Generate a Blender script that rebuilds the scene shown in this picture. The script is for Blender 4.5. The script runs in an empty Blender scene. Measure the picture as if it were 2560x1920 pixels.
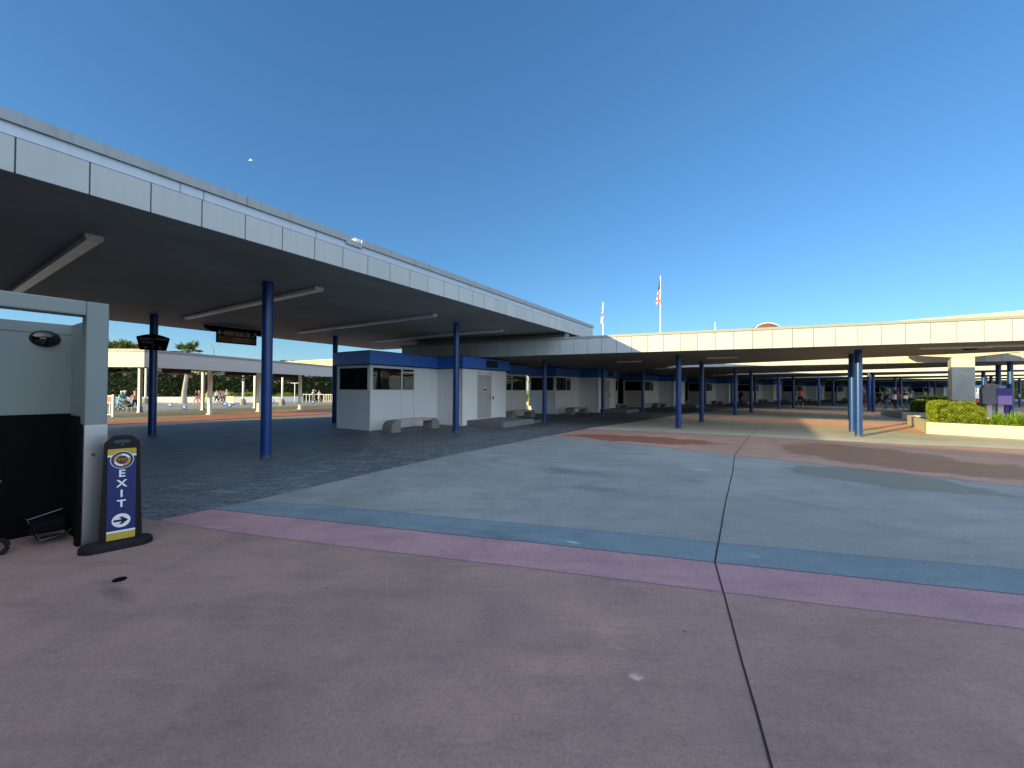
import bpy, bmesh, math, random
from mathutils import Vector, Matrix, noise
random.seed(7)
R = math.radians
scene = bpy.context.scene
COL = scene.collection

# ------------------------------------------------------------------ camera model (surveyed)
FPX, PITCH, ROLL, EYE = 1012.0, 0.01343, 0.00588, 1.6
cp, sp, cr, sr = math.cos(PITCH), math.sin(PITCH), math.cos(ROLL), math.sin(ROLL)
FWD = Vector((0, cp, sp)); UP0 = Vector((0, -sp, cp)); RT0 = Vector((1, 0, 0))
RT = RT0 * cr + UP0 * sr; UP = UP0 * cr - RT0 * sr
def ray(u, v): return FWD + RT * ((u - 1280) / FPX) + UP * ((960 - v) / FPX)
def G(u, v, z=0.0):
    d = ray(u, v); t = (z - EYE) / d.z
    return Vector((d.x * t, d.y * t))
def at(u, dist):
    d = ray(u, 970); return Vector((d.x / d.y * dist, dist))
def zat(P, v):
    d = ray(1280 + FPX * P[0] / P[1], v); return EYE + d.z / d.y * P[1]
AA = 1.00384; AD = Vector((math.cos(AA), math.sin(AA))); AN = Vector((math.sin(AA), -math.cos(AA)))
BA = 2.7110; BD = Vector((math.cos(BA), math.sin(BA))); BN = Vector((math.sin(BA), -math.cos(BA)))
def slope(x, y):
    return -0.0165 * max(0.0, min(21.0, -(AN.x * x + AN.y * y) - 23.3))
def Gs(u, v):
    z = 0.0
    for _ in range(40):
        P = G(u, v, z); z = slope(P.x, P.y)
    return P, z

# ------------------------------------------------------------------ materials
def new_mat(name):
    m = bpy.data.materials.new(name); m.use_nodes = True
    nt = m.node_tree; b = nt.nodes['Principled BSDF']
    return m, nt, b
def ramp(nt, src, stops):
    r = nt.nodes.new('ShaderNodeValToRGB'); nt.links.new(src, r.inputs[0])
    e = r.color_ramp.elements
    while len(e) < len(stops): e.new(.5)
    for i, (p, c) in enumerate(stops):
        e[i].position = p; e[i].color = (c[0], c[1], c[2], 1)
    return r.outputs[0]
def noise_out(nt, scale, detail=6, rough=.6, vec=None, dist=0.0):
    n = nt.nodes.new('ShaderNodeTexNoise'); n.inputs['Scale'].default_value = scale
    n.inputs['Detail'].default_value = detail; n.inputs['Roughness'].default_value = rough
    n.inputs['Distortion'].default_value = dist
    if vec is not None: nt.links.new(vec, n.inputs['Vector'])
    return n.outputs['Fac']
def mixc(nt, fac, a, b, mode='MIX'):
    m = nt.nodes.new('ShaderNodeMix'); m.data_type = 'RGBA'; m.blend_type = mode
    for s, v in ((0, fac), (6, a), (7, b)):
        if hasattr(v, 'links') or isinstance(v, bpy.types.NodeSocket): nt.links.new(v, m.inputs[s])
        elif s == 0: m.inputs[s].default_value = v
        else: m.inputs[s].default_value = (v[0], v[1], v[2], 1)
    return m.outputs[2]
def mathn(nt, op, a, b=None, clamp=False):
    m = nt.nodes.new('ShaderNodeMath'); m.operation = op; m.use_clamp = clamp
    for i, v in enumerate((a, b)):
        if v is None: continue
        if isinstance(v, bpy.types.NodeSocket): nt.links.new(v, m.inputs[i])
        else: m.inputs[i].default_value = v
    return m.outputs[0]
def bump(nt, bsdf, h, strength, dist=0.01):
    b = nt.nodes.new('ShaderNodeBump'); b.inputs['Strength'].default_value = strength
    b.inputs['Distance'].default_value = dist
    nt.links.new(h, b.inputs['Height']); nt.links.new(b.outputs[0], bsdf.inputs['Normal'])
def tc(nt, kind='Object'):
    return nt.nodes.new('ShaderNodeTexCoord').outputs[kind]
def mapping(nt, vec, scale=(1, 1, 1), rot=(0, 0, 0), loc=(0, 0, 0), t='POINT'):
    m = nt.nodes.new('ShaderNodeMapping'); m.vector_type = t
    m.inputs['Scale'].default_value = scale; m.inputs['Rotation'].default_value = rot
    m.inputs['Location'].default_value = loc
    nt.links.new(vec, m.inputs['Vector']); return m.outputs[0]

def plain(name, col, rough=.5, var=.12, scale=6, metal=0, spec=.5, bmp=0, coat=0):
    m, nt, b = new_mat(name)
    v = tc(nt)
    n = noise_out(nt, scale, 5, .6, v)
    lo = [c * (1 - var) for c in col]; hi = [min(1, c * (1 + var)) for c in col]
    nt.links.new(ramp(nt, n, [(.3, lo), (.7, hi)]), b.inputs['Base Color'])
    b.inputs['Roughness'].default_value = rough; b.inputs['Metallic'].default_value = metal
    b.inputs['Specular IOR Level'].default_value = spec
    if coat: b.inputs['Coat Weight'].default_value = coat; b.inputs['Coat Roughness'].default_value = .08
    if bmp: bump(nt, b, noise_out(nt, scale * 12, 4, .6, v), bmp, .004)
    return m

def painted(name, col, rough=.45, dirt=.25, metal=0):
    """painted panel with faint vertical grime"""
    m, nt, b = new_mat(name); v = tc(nt)
    streak = noise_out(nt, 3.0, 5, .65, mapping(nt, v, (3, 3, .35)))
    blotch = noise_out(nt, 1.3, 4, .6, v)
    f = mathn(nt, 'MULTIPLY', ramp(nt, streak, [(.45, (0, 0, 0)), (.8, (1, 1, 1))]), dirt, True)
    c = mixc(nt, f, col, (col[0] * .62, col[1] * .6, col[2] * .52))
    c = mixc(nt, mathn(nt, 'MULTIPLY', blotch, .16), c, (col[0] * .8, col[1] * .82, col[2] * .82))
    gi = nt.nodes.new('ShaderNodeNewGeometry')
    c = mixc(nt, 1.0, c, ramp(nt, gi.outputs['Random Per Island'], [(0, (.93, .935, .94)), (1, (1.05, 1.045, 1.04))]), 'MULTIPLY')
    nt.links.new(c, b.inputs['Base Color']); b.inputs['Metallic'].default_value = metal
    nt.links.new(ramp(nt, blotch, [(.3, (rough - .08,) * 3), (.7, (rough + .1,) * 3)]), b.inputs['Roughness'])
    bump(nt, b, noise_out(nt, 60, 3, .6, v), .05, .003)
    return m

def ground_mat(name, col, var=.22, stains=(), soft=(), rough=.72, streak=None, specks=True, bumpd=.35):
    m, nt, b = new_mat(name); v = tc(nt)
    n1 = noise_out(nt, .33, 6, .62, v, .6)
    n2 = noise_out(nt, 1.9, 7, .66, v, .3)
    n3 = noise_out(nt, 55, 4, .7, v)
    lo = [c * (1 - var) for c in col]; hi = [c * (1 + var) for c in col]
    c = ramp(nt, n1, [(.3, lo), (.52, col), (.72, hi)])
    f2 = ramp(nt, n2, [(.36, (.87, .875, .885)), (.5, (1, 1, 1)), (.68, (1.07, 1.06, 1.05))])
    c = mixc(nt, 1.0, c, f2, 'MULTIPLY')
    n4 = noise_out(nt, 13, 5, .72, v, .2)
    c = mixc(nt, 1.0, c, ramp(nt, n4, [(.33, (.93, .93, .93)), (.5, (1, 1, 1)), (.68, (1.05, 1.05, 1.05))]), 'MULTIPLY')
    if streak is not None:
        s = noise_out(nt, 1.6, 9, .74, mapping(nt, v, (.3, 1.9, 1), (0, 0, -streak)))
        c = mixc(nt, mathn(nt, 'MULTIPLY', ramp(nt, s, [(.50, (0, 0, 0)), (.66, (1, 1, 1))]), .42), c,
                 [x * .62 for x in col])
        s2 = noise_out(nt, 3.1, 6, .7, mapping(nt, v, (.2, 1.8, 1), (0, 0, -streak), (5, 3, 0)))
        c = mixc(nt, mathn(nt, 'MULTIPLY', ramp(nt, s2, [(.58, (0, 0, 0)), (.8, (1, 1, 1))]), .35), c,
                 [min(1, x * 1.5) for x in col])
    c = mixc(nt, 1.0, c, ramp(nt, n3, [(.25, (.72, .72, .72)), (.5, (1, 1, 1)), (.78, (1.22, 1.22, 1.22))]), 'MULTIPLY')
    if specks:
        vo = nt.nodes.new('ShaderNodeTexVoronoi'); vo.inputs['Scale'].default_value = 2.3
        nt.links.new(v, vo.inputs['Vector'])
        sp_ = ramp(nt, vo.outputs['Distance'], [(.018, (1, 1, 1)), (.03, (0, 0, 0))])
        c = mixc(nt, mathn(nt, 'MULTIPLY', sp_, .75), c, (.045, .042, .045))
        vo2 = nt.nodes.new('ShaderNodeTexVoronoi'); vo2.inputs['Scale'].default_value = 1.15
        nt.links.new(mapping(nt, v, (1, 1, 1), (0, 0, .5), (13, 7, 0)), vo2.inputs['Vector'])
        sp2 = ramp(nt, vo2.outputs['Distance'], [(.010, (1, 1, 1)), (.022, (0, 0, 0))])
        c = mixc(nt, mathn(nt, 'MULTIPLY', sp2, .6), c, (.55, .58, .6))
    r = ramp(nt, n2, [(.3, (rough - .12,) * 3), (.7, (rough + .12,) * 3)])
    for st in soft:
        p0, p1, hw, mul = st[:4]
        cx, cy = (p0.x + p1.x) / 2, (p0.y + p1.y) / 2; d = p1 - p0; L = d.length / 2
        mp = mapping(nt, v, (L, hw, 1), (0, 0, math.atan2(d.y, d.x)), (cx, cy, 0), 'TEXTURE')
        ln = nt.nodes.new('ShaderNodeVectorMath'); ln.operation = 'LENGTH'; nt.links.new(mp, ln.inputs[0])
        q = mathn(nt, 'ADD', ln.outputs['Value'], mathn(nt, 'MULTIPLY', mathn(nt, 'SUBTRACT', noise_out(nt, st[4] if len(st) > 4 else 2.4, 9, .78, mapping(nt, v, (1, 2.2, 1), (0, 0, .3))), .5), 3.2))
        c = mixc(nt, ramp(nt, q, [(.05, (1, 1, 1)), (.95, (0, 0, 0))]), c, mixc(nt, 1.0, c, mul, 'MULTIPLY'))
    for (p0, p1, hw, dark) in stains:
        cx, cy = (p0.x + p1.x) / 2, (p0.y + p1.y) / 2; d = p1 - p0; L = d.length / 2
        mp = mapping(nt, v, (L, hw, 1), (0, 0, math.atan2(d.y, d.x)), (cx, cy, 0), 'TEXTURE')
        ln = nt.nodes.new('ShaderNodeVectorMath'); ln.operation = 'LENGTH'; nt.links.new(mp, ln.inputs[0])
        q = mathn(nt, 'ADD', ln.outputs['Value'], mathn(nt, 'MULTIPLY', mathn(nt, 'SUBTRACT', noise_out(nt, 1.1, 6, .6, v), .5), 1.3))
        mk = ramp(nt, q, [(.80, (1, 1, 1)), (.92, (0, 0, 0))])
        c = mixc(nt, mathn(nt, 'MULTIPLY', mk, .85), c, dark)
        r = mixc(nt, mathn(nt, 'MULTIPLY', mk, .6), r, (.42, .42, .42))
    nt.links.new(c, b.inputs['Base Color']); nt.links.new(r, b.inputs['Roughness'])
    b.inputs['Specular IOR Level'].default_value = .4
    bump(nt, b, mathn(nt, 'ADD', n3, mathn(nt, 'MULTIPLY', n2, 2.0)), bumpd, .006)
    return m

def paver_mat(name):
    m, nt, b = new_mat(name); v = tc(nt)
    mp = mapping(nt, v, (1, 1, 1), (0, 0, -AA))
    wob = nt.nodes.new('ShaderNodeTexNoise'); wob.inputs['Scale'].default_value = 1.5
    nt.links.new(mp, wob.inputs['Vector'])
    br = nt.nodes.new('ShaderNodeTexBrick'); nt.links.new(mp, br.inputs['Vector'])
    br.inputs['Scale'].default_value = 1.0
    br.inputs['Brick Width'].default_value = .24; br.inputs['Row Height'].default_value = .12
    br.inputs['Mortar Size'].default_value = .007; br.inputs['Mortar Smooth'].default_value = .6
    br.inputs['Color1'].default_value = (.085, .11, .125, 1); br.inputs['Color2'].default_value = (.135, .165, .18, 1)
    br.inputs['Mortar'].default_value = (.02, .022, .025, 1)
    big = noise_out(nt, .5, 6, .65, v, .5)
    c = mixc(nt, 1.0, br.outputs['Color'], ramp(nt, big, [(.3, (.7, .7, .7)), (.55, (1, 1, 1)), (.75, (1.35, 1.35, 1.3))]), 'MULTIPLY')
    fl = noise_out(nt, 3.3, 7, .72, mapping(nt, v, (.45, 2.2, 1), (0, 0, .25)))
    c = mixc(nt, mathn(nt, 'MULTIPLY', ramp(nt, fl, [(.50, (0, 0, 0)), (.66, (1, 1, 1))]), .55), c, (.33, .36, .375))  # glossy highlights painted as pale flecks in the base colour
    nt.links.new(c, b.inputs['Base Color'])
    nt.links.new(ramp(nt, fl, [(.3, (.42,) * 3), (.7, (.68,) * 3)]), b.inputs['Roughness'])
    cushion = mathn(nt, 'ADD', mathn(nt, 'MULTIPLY', br.outputs['Fac'], -1.0), mathn(nt, 'MULTIPLY', noise_out(nt, 9, 4, .6, v), 1.4))
    bump(nt, b, cushion, 1.0, .022)
    return m

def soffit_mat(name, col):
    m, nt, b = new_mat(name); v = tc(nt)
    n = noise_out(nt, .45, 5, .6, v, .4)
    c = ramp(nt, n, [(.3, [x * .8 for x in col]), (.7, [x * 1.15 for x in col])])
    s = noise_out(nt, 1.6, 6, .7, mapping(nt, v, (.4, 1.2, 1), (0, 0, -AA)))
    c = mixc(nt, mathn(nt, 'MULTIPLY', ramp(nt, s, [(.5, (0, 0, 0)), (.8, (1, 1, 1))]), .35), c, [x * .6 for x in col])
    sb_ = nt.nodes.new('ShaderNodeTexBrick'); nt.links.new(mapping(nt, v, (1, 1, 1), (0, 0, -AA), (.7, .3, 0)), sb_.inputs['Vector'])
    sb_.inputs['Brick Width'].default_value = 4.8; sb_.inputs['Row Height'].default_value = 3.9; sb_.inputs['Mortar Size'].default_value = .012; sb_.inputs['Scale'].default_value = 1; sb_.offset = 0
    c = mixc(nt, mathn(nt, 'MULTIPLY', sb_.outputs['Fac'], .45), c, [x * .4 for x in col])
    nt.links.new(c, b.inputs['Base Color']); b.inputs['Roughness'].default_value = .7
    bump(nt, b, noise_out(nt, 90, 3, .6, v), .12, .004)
    return m

def leaf_mat(name, a, bb, c3):
    m, nt, b = new_mat(name)
    g = nt.nodes.new('ShaderNodeNewGeometry')
    c = ramp(nt, g.outputs['Random Per Island'], [(0, a), (.5, bb), (1, c3)])
    n = noise_out(nt, 4.5, 6, .7, tc(nt))
    c = mixc(nt, 1.0, c, ramp(nt, n, [(.35, (.5, .56, .5)), (.5, (.95, .95, .9)), (.68, (1.25, 1.18, 1.0))]), 'MULTIPLY')
    nt.links.new(c, b.inputs['Base Color']); b.inputs['Roughness'].default_value = .5
    b.inputs['Transmission Weight'].default_value = 0
    b.inputs['Specular IOR Level'].default_value = .35
    tr = nt.nodes.new('ShaderNodeBsdfTranslucent'); nt.links.new(c, tr.inputs[0])
    mx = nt.nodes.new('ShaderNodeMixShader'); mx.inputs[0].default_value = .3
    out = nt.nodes['Material Output']
    nt.links.new(b.outputs[0], mx.inputs[1]); nt.links.new(tr.outputs[0], mx.inputs[2]); nt.links.new(mx.outputs[0], out.inputs[0])
    return m

def glass_mat(name):
    m, nt, b = new_mat(name); v = tc(nt)
    b.inputs['Base Color'].default_value = (.006, .007, .009, 1); b.inputs['Roughness'].default_value = .02
    b.inputs['Specular IOR Level'].default_value = .55
    bump(nt, b, noise_out(nt, .9, 2, .4, v), .12, .05)
    return m

M = {}
M['white'] = painted('white_fascia_paint', (.42, .46, .45), .5, .22)
M['white2'] = painted('tram_fascia_paint', (.46, .48, .46), .5, .12)
M['metal'] = painted('flashing_metal', (.44, .51, .57), .38, .15, .15)
M['parapet'] = painted('weathered_parapet', (.30, .34, .36), .75, .7)
M['coping'] = painted('coping_metal', (.27, .275, .25), .45, .3)
M['joint'] = plain('dark_joint', (.13, .14, .15), .8)
M['joint2'] = plain('pale_joint', (.24, .235, .21), .8)
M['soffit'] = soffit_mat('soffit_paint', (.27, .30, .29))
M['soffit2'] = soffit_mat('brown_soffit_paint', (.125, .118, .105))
M['blue'] = painted('blue_enamel', (.018, .055, .27), .28, .2)
M['scuff'] = plain('scuffed_paint', (.05, .07, .12), .6, .5, 9)
M['bluecol'] = plain('blue_column_paint', (.006, .042, .185), .33, .15, 2.5, coat=.1)
M['bluefas'] = painted('blue_fascia_paint', (.032, .165, .58), .35, .25)
M['navy'] = plain('navy_trim', (.008, .014, .05), .5)
M['booth'] = painted('booth_panel_white', (.87, .88, .86), .42, .18)
M['trim'] = painted('booth_trim_white', (.72, .74, .74), .35, .1)
M['door'] = painted('grey_beige_door', (.46, .455, .42), .45, .2)
M['glass'] = glass_mat('dark_window_glass')
M['black'] = plain('black_panel', (.003, .003, .0045), .8, .1, spec=.12)
M['blackpl'] = plain('black_plastic', (.005, .006, .0075), .5, .2, 20, spec=.3, bmp=.2)
M['rubber'] = plain('rubber', (.009, .009, .010), .8, spec=.3)
M['steel'] = plain('stainless_steel', (.50, .51, .52), .38, .1, 3, metal=1)
M['darkmetal'] = plain('dull_dark_metal', (.10, .10, .11), .35, .2, metal=1)
M['chrome'] = plain('bright_metal', (.6, .6, .62), .25, .1, metal=1)
M['stall'] = painted('stall_grey_paint', (.20, .245, .235), .5, .15)
M['conc'] = ground_mat('bench_concrete', (.27, .26, .235), .2, specks=False)
M['stepc'] = ground_mat('painted_step', (.20, .215, .235), .12, specks=False)
M['seatm'] = plain('seat_slab', (.5, .48, .42), .35, .15)
M['yconc'] = ground_mat('planter_concrete', (.56, .53, .42), .1, specks=False)
M['beam'] = ground_mat('beam_concrete', (.52, .45, .34), .18, specks=False)
M['pillar'] = ground_mat('pillar_concrete', (.47, .47, .41), .1, specks=False)
M['cobalt'] = plain('cobalt_print', (.02, .07, .36), .5, .05)
M['lens'] = plain('lamp_lens', (.68, .69, .68), .3, .15)
M['lamph'] = plain('lamp_housing', (.55, .54, .50), .5, .15)
M['maroon'] = plain('maroon_board', (.045, .012, .02), .5)
M['gold'] = plain('gold_print', (.50, .36, .045), .45, .08)
M['signblue'] = plain('sign_blue_print', (.010, .022, .12), .4, .05)
M['signwhite'] = plain('sign_white_print', (.78, .8, .82), .45, .03)
M['orange'] = plain('orange_print', (.55, .2, .09), .5, .05)
M['dimwhite'] = plain('faded_lettering', (.38, .30, .26), .5, .05)
M['rustred'] = plain('pictogram_red', (.30, .10, .06), .5, .1)
M['goldstrip'] = plain('ochre_strip', (.14, .085, .02), .5, .2)
M['soil'] = ground_mat('soil', (.07, .05, .035), .4, specks=False, bumpd=1)
M['bark'] = ground_mat('palm_bark', (.36, .32, .27), .3, specks=False, bumpd=1)
M['leafh'] = leaf_mat('hedge_leaves', (.10, .17, .010), (.20, .27, .018), (.30, .33, .03))
M['leafd'] = leaf_mat('dark_leaves', (.012, .03, .010), (.025, .05, .014), (.05, .08, .02))
M['leaft'] = leaf_mat('tree_leaves', (.05, .08, .012), (.10, .13, .02), (.18, .18, .035))
M['leafs'] = leaf_mat('strap_leaves', (.09, .20, .015), (.17, .30, .02), (.26, .38, .04))
M['palm'] = leaf_mat('palm_leaves', (.05, .09, .02), (.10, .14, .03), (.2, .2, .06))
M['poleW'] = plain('white_pole', (.75, .74, .68), .4, .08)
M['lilac'] = plain('lilac_panel', (.42, .28, .62), .5, .06)
M['purple'] = plain('deep_purple_panel', (.09, .05, .26), .5, .08)
M['greyp'] = plain('grey_drum', (.20, .19, .20), .55, .1)
M['tan'] = plain('tan_trim', (.52, .40, .22), .5, .1)
M['pinkleg'] = plain('pale_pink_leg', (.72, .62, .62), .5, .06)
M['red'] = plain('red_shell', (.55, .045, .02), .4, .1)
M['yellow'] = plain('cream_yellow_post', (.72, .66, .34), .5, .08)
M['brown'] = plain('brown_dome', (.16, .075, .05), .6, .15)
M['flagred'] = plain('flag_red', (.55, .04, .05), .7)
M['flagblue'] = plain('flag_blue', (.03, .05, .22), .7)
M['flagwhite'] = plain('flag_white', (.8, .8, .8), .7)
M['bird'] = plain('white_feathers', (.85, .85, .82), .7)
M['birdg'] = plain('grey_feathers', (.25, .25, .26), .7)
M['skin'] = plain('skin', (.50, .30, .21), .5, .08)
M['beige'] = painted('beige_wall', (.55, .52, .44), .6, .3)
M['dome'] = plain('mirror_dome', (.09, .09, .085), .06, .3, 3, metal=1)
for nm, c in dict(c_black=(.012, .012, .014), c_navy=(.02, .03, .08), c_jeans=(.035, .07, .14), c_white=(.75, .75, .72),
                  c_orange=(.95, .14, .07), c_grey=(.12, .13, .14), c_teal=(.12, .42, .42), c_pink=(.6, .25, .27),
                  c_yellow=(.6, .6, .2), c_rust=(.25, .06, .04), c_blond=(.55, .40, .18), c_brownhair=(.07, .04, .025),
                  c_lav=(.35, .36, .6), c_cyan=(.2, .5, .6)).items():
    M[nm] = plain('cloth_' + nm[2:], c, .8, .12, 14)

# ------------------------------------------------------------------ mesh helpers
class MB:
    def __init__(s): s.v = []; s.f = []; s.m = []
    def add(s, vs, fs, mi=0):
        o = len(s.v); s.v += [tuple(x) for x in vs]; s.f += [[o + i for i in f] for f in fs]; s.m += [mi] * len(fs); return s
    def box(s, x0, x1, y0, y1, z0, z1, T=None, mi=0):
        vs = [Vector((x, y, z)) for z in (z0, z1) for y in (y0, y1) for x in (x0, x1)]
        if T is not None: vs = [T @ v for v in vs]
        return s.add(vs, [(0, 2, 3, 1), (4, 5, 7, 6), (0, 1, 5, 4), (2, 6, 7, 3), (0, 4, 6, 2), (1, 3, 7, 5)], mi)
    def prism(s, poly, z0, z1, T=None, mi=0):
        n = len(poly)
        a = sum(poly[i][0] * poly[(i + 1) % n][1] - poly[(i + 1) % n][0] * poly[i][1] for i in range(n))
        if a < 0: poly = poly[::-1]
        vs = [Vector((p[0], p[1], z0)) for p in poly] + [Vector((p[0], p[1], z1)) for p in poly]
        if T is not None: vs = [T @ v for v in vs]
        fs = [tuple(range(n - 1, -1, -1)), tuple(range(n, 2 * n))] + [(i, (i + 1) % n, n + (i + 1) % n, n + i) for i in range(n)]
        return s.add(vs, fs, mi)
    def tube(s, pts, r, n=8, mi=0, cap=True):
        pts = [Vector(p) for p in pts]; ov_ = pts[-1] - pts[0]; ref = Vector((1, 0, 0)) if abs(ov_.z) > .6 * (ov_.length + 1e-6) and ov_.length > 1e-4 else Vector((0, 0, 1)); rs = r if isinstance(r, (list, tuple)) else [r] * len(pts)
        rings = []
        for i, p in enumerate(pts):
            t = (pts[min(i + 1, len(pts) - 1)] - pts[max(i - 1, 0)]).normalized()
            a = t.cross(ref)
            if a.length < .05: a = t.cross(Vector((.3, 1, .2)))
            a.normalize(); b = t.cross(a)
            rings.append([p + (a * math.cos(k * 2 * math.pi / n) + b * math.sin(k * 2 * math.pi / n)) * rs[i] for k in range(n)])
        vs = [v for rg in rings for v in rg]; fs = []
        for i in range(len(pts) - 1):
            for k in range(n): fs.append((i * n + k, i * n + (k + 1) % n, (i + 1) * n + (k + 1) % n, (i + 1) * n + k))
        if cap: fs += [tuple(range(n - 1, -1, -1)), tuple(range((len(pts) - 1) * n, len(pts) * n))]
        return s.add(vs, fs, mi)
    def cyl(s, x, y, z0, z1, r, n=16, r2=None): return s.tube([(x, y, z0), (x, y, z1)], [r, r2 if r2 else r], n)
    def ball(s, c, r, n=12, m=8, mi=0, half=False):
        c = Vector(c); rx, ry, rz = r if isinstance(r, (list, tuple)) else (r, r, r)
        vs = []; fs = []; top = m
        for j in range(m + 1):
            ph = (math.pi * (.5 if half else 1)) * j / m
            for k in range(n):
                th = 2 * math.pi * k / n
                vs.append(c + Vector((rx * math.sin(ph) * math.cos(th), ry * math.sin(ph) * math.sin(th), rz * math.cos(ph))))
        for j in range(m):
            for k in range(n): fs.append((j * n + k, (j + 1) * n + k, (j + 1) * n + (k + 1) % n, j * n + (k + 1) % n))
        return s.add(vs, fs, mi)
    def build(s, name, mat, parent=None, smooth=False, bevel=0, loc=None):
        me = bpy.data.meshes.new(name); me.from_pydata(s.v, [], s.f); me.validate()
        mats = mat if isinstance(mat, (list, tuple)) else [mat]
        for mm in mats: me.materials.append(M[mm] if isinstance(mm, str) else mm)
        if len(mats) > 1:
            for p, mi in zip(me.polygons, s.m): p.material_index = mi
        me.update()
        o = bpy.data.objects.new(name, me); COL.objects.link(o)
        if parent is not None: o.parent = parent
        if smooth:
            for p in me.polygons: p.use_smooth = True
            md = o.modifiers.new('es', 'EDGE_SPLIT'); md.split_angle = R(40)
        if bevel:
            b = o.modifiers.new('bv', 'BEVEL'); b.width = bevel; b.segments = 2; b.limit_method = 'ANGLE'
        return o
def tag(o, label=None, cat=None, group=None, kind=None):
    if label: o['label'] = label
    if cat: o['category'] = cat
    if group: o['group'] = group
    if kind: o['kind'] = kind
    elif cat: o['kind'] = 'thing'
    return o
def empty(name, label, cat, loc=(0, 0, 0), rz=0, group=None):
    o = bpy.data.objects.new(name, None); COL.objects.link(o); o.location = loc; o.rotation_euler = (0, 0, rz)
    o.empty_display_size = .2
    return tag(o, label, cat, group)
def copy_tree(o, parent=None):
    c = o.copy(); COL.objects.link(c); c.parent = parent
    for ch in list(o.children):
        copy_tree(ch, c)
    return c
def frame_T(P, d, z=0):
    """local x along d (2D unit), local z up, local y = left of d"""
    d = Vector(d).normalized()
    return Matrix(((d.x, -d.y, 0, P[0]), (d.y, d.x, 0, P[1]), (0, 0, 1, z), (0, 0, 0, 1)))
def text_mesh(name, s, size, T, mat, parent, ext=.002, align='CENTER', sx=1.0, bold=0):
    cu = bpy.data.curves.new(name, 'FONT'); cu.body = s; cu.size = size; cu.extrude = ext; cu.align_x = align; cu.align_y = 'CENTER'
    cu.offset = bold
    to = bpy.data.objects.new(name + '_tmp', cu); COL.objects.link(to)
    dg = bpy.context.evaluated_depsgraph_get(); dg.update()
    me = bpy.data.meshes.new_from_object(to.evaluated_get(dg)); bpy.data.objects.remove(to); bpy.data.curves.remove(cu)
    me.transform(Matrix.Diagonal((sx, 1, 1, 1)))
    me.transform(T); me.materials.clear(); me.materials.append(M[mat]); me.name = name
    o = bpy.data.objects.new(name, me); COL.objects.link(o); o.parent = parent
    return o

# ------------------------------------------------------------------ ground
def ground_mesh():
    me = MB(); xs = [-400, -250, -160, -120] + [-100 + 4 * i for i in range(26)] + [2 + 8 * i for i in range(20)] + [200, 300, 450]
    ys = [-400, -200, -100, -60] + [-40 + 4 * i for i in range(30)] + [85, 95, 110, 130, 160, 200, 280, 380, 500, 700]
    vs = [(x, y, slope(x, y) - .004) for y in ys for x in xs]; n = len(xs)
    fs = [(j * n + i, j * n + i + 1, (j + 1) * n + i + 1, (j + 1) * n + i) for j in range(len(ys) - 1) for i in range(n - 1)]
    me.add(vs, fs); return me
M['g_base'] = ground_mat('pale_concrete_ground', (.30, .285, .235), .16, streak=.2)
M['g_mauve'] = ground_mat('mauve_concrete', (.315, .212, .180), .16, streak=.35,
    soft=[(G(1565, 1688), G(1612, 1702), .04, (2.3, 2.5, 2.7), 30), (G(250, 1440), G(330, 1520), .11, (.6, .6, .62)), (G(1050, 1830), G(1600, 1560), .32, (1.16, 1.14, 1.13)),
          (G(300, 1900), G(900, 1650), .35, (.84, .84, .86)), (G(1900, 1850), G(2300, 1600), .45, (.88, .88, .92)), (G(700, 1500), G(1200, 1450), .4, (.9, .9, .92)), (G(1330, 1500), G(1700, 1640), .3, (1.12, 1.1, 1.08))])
M['g_pink'] = ground_mat('pink_concrete', (.39, .235, .25), .12, streak=-.26)
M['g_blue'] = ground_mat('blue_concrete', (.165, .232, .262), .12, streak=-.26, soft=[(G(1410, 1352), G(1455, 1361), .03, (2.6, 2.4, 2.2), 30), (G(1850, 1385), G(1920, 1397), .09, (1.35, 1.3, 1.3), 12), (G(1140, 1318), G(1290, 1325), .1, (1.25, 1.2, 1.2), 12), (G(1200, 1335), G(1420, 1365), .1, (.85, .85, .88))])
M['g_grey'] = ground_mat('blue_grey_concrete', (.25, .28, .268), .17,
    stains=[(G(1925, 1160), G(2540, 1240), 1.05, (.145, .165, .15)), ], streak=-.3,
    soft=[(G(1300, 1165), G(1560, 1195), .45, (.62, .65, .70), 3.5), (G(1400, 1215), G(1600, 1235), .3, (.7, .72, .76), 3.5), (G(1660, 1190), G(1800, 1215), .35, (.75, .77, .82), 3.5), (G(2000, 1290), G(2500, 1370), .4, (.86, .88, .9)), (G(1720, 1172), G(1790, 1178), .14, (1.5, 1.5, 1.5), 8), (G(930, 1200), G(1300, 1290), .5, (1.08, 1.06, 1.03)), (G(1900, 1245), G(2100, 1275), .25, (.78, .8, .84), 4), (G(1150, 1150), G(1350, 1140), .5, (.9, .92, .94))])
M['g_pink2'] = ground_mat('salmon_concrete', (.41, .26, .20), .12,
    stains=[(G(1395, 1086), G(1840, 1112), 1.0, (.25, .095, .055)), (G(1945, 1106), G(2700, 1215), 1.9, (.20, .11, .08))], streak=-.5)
M['g_grey2'] = ground_mat('grey_concrete', (.50, .48, .38), .18, streak=-.5)
M['g_pink3'] = ground_mat('terracotta_concrete', (.64, .36, .21), .14, streak=-.6)
M['g_red'] = ground_mat('red_concrete', (.40, .15, .09), .16, streak=1.2)
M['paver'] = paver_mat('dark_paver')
M['seam'] = plain('joint_seam', (.012, .012, .014), .9)
g = ground_mesh().build('ground', 'g_base'); tag(g, kind='structure')
def V2(l): return [Vector(p) for p in l]
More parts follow.
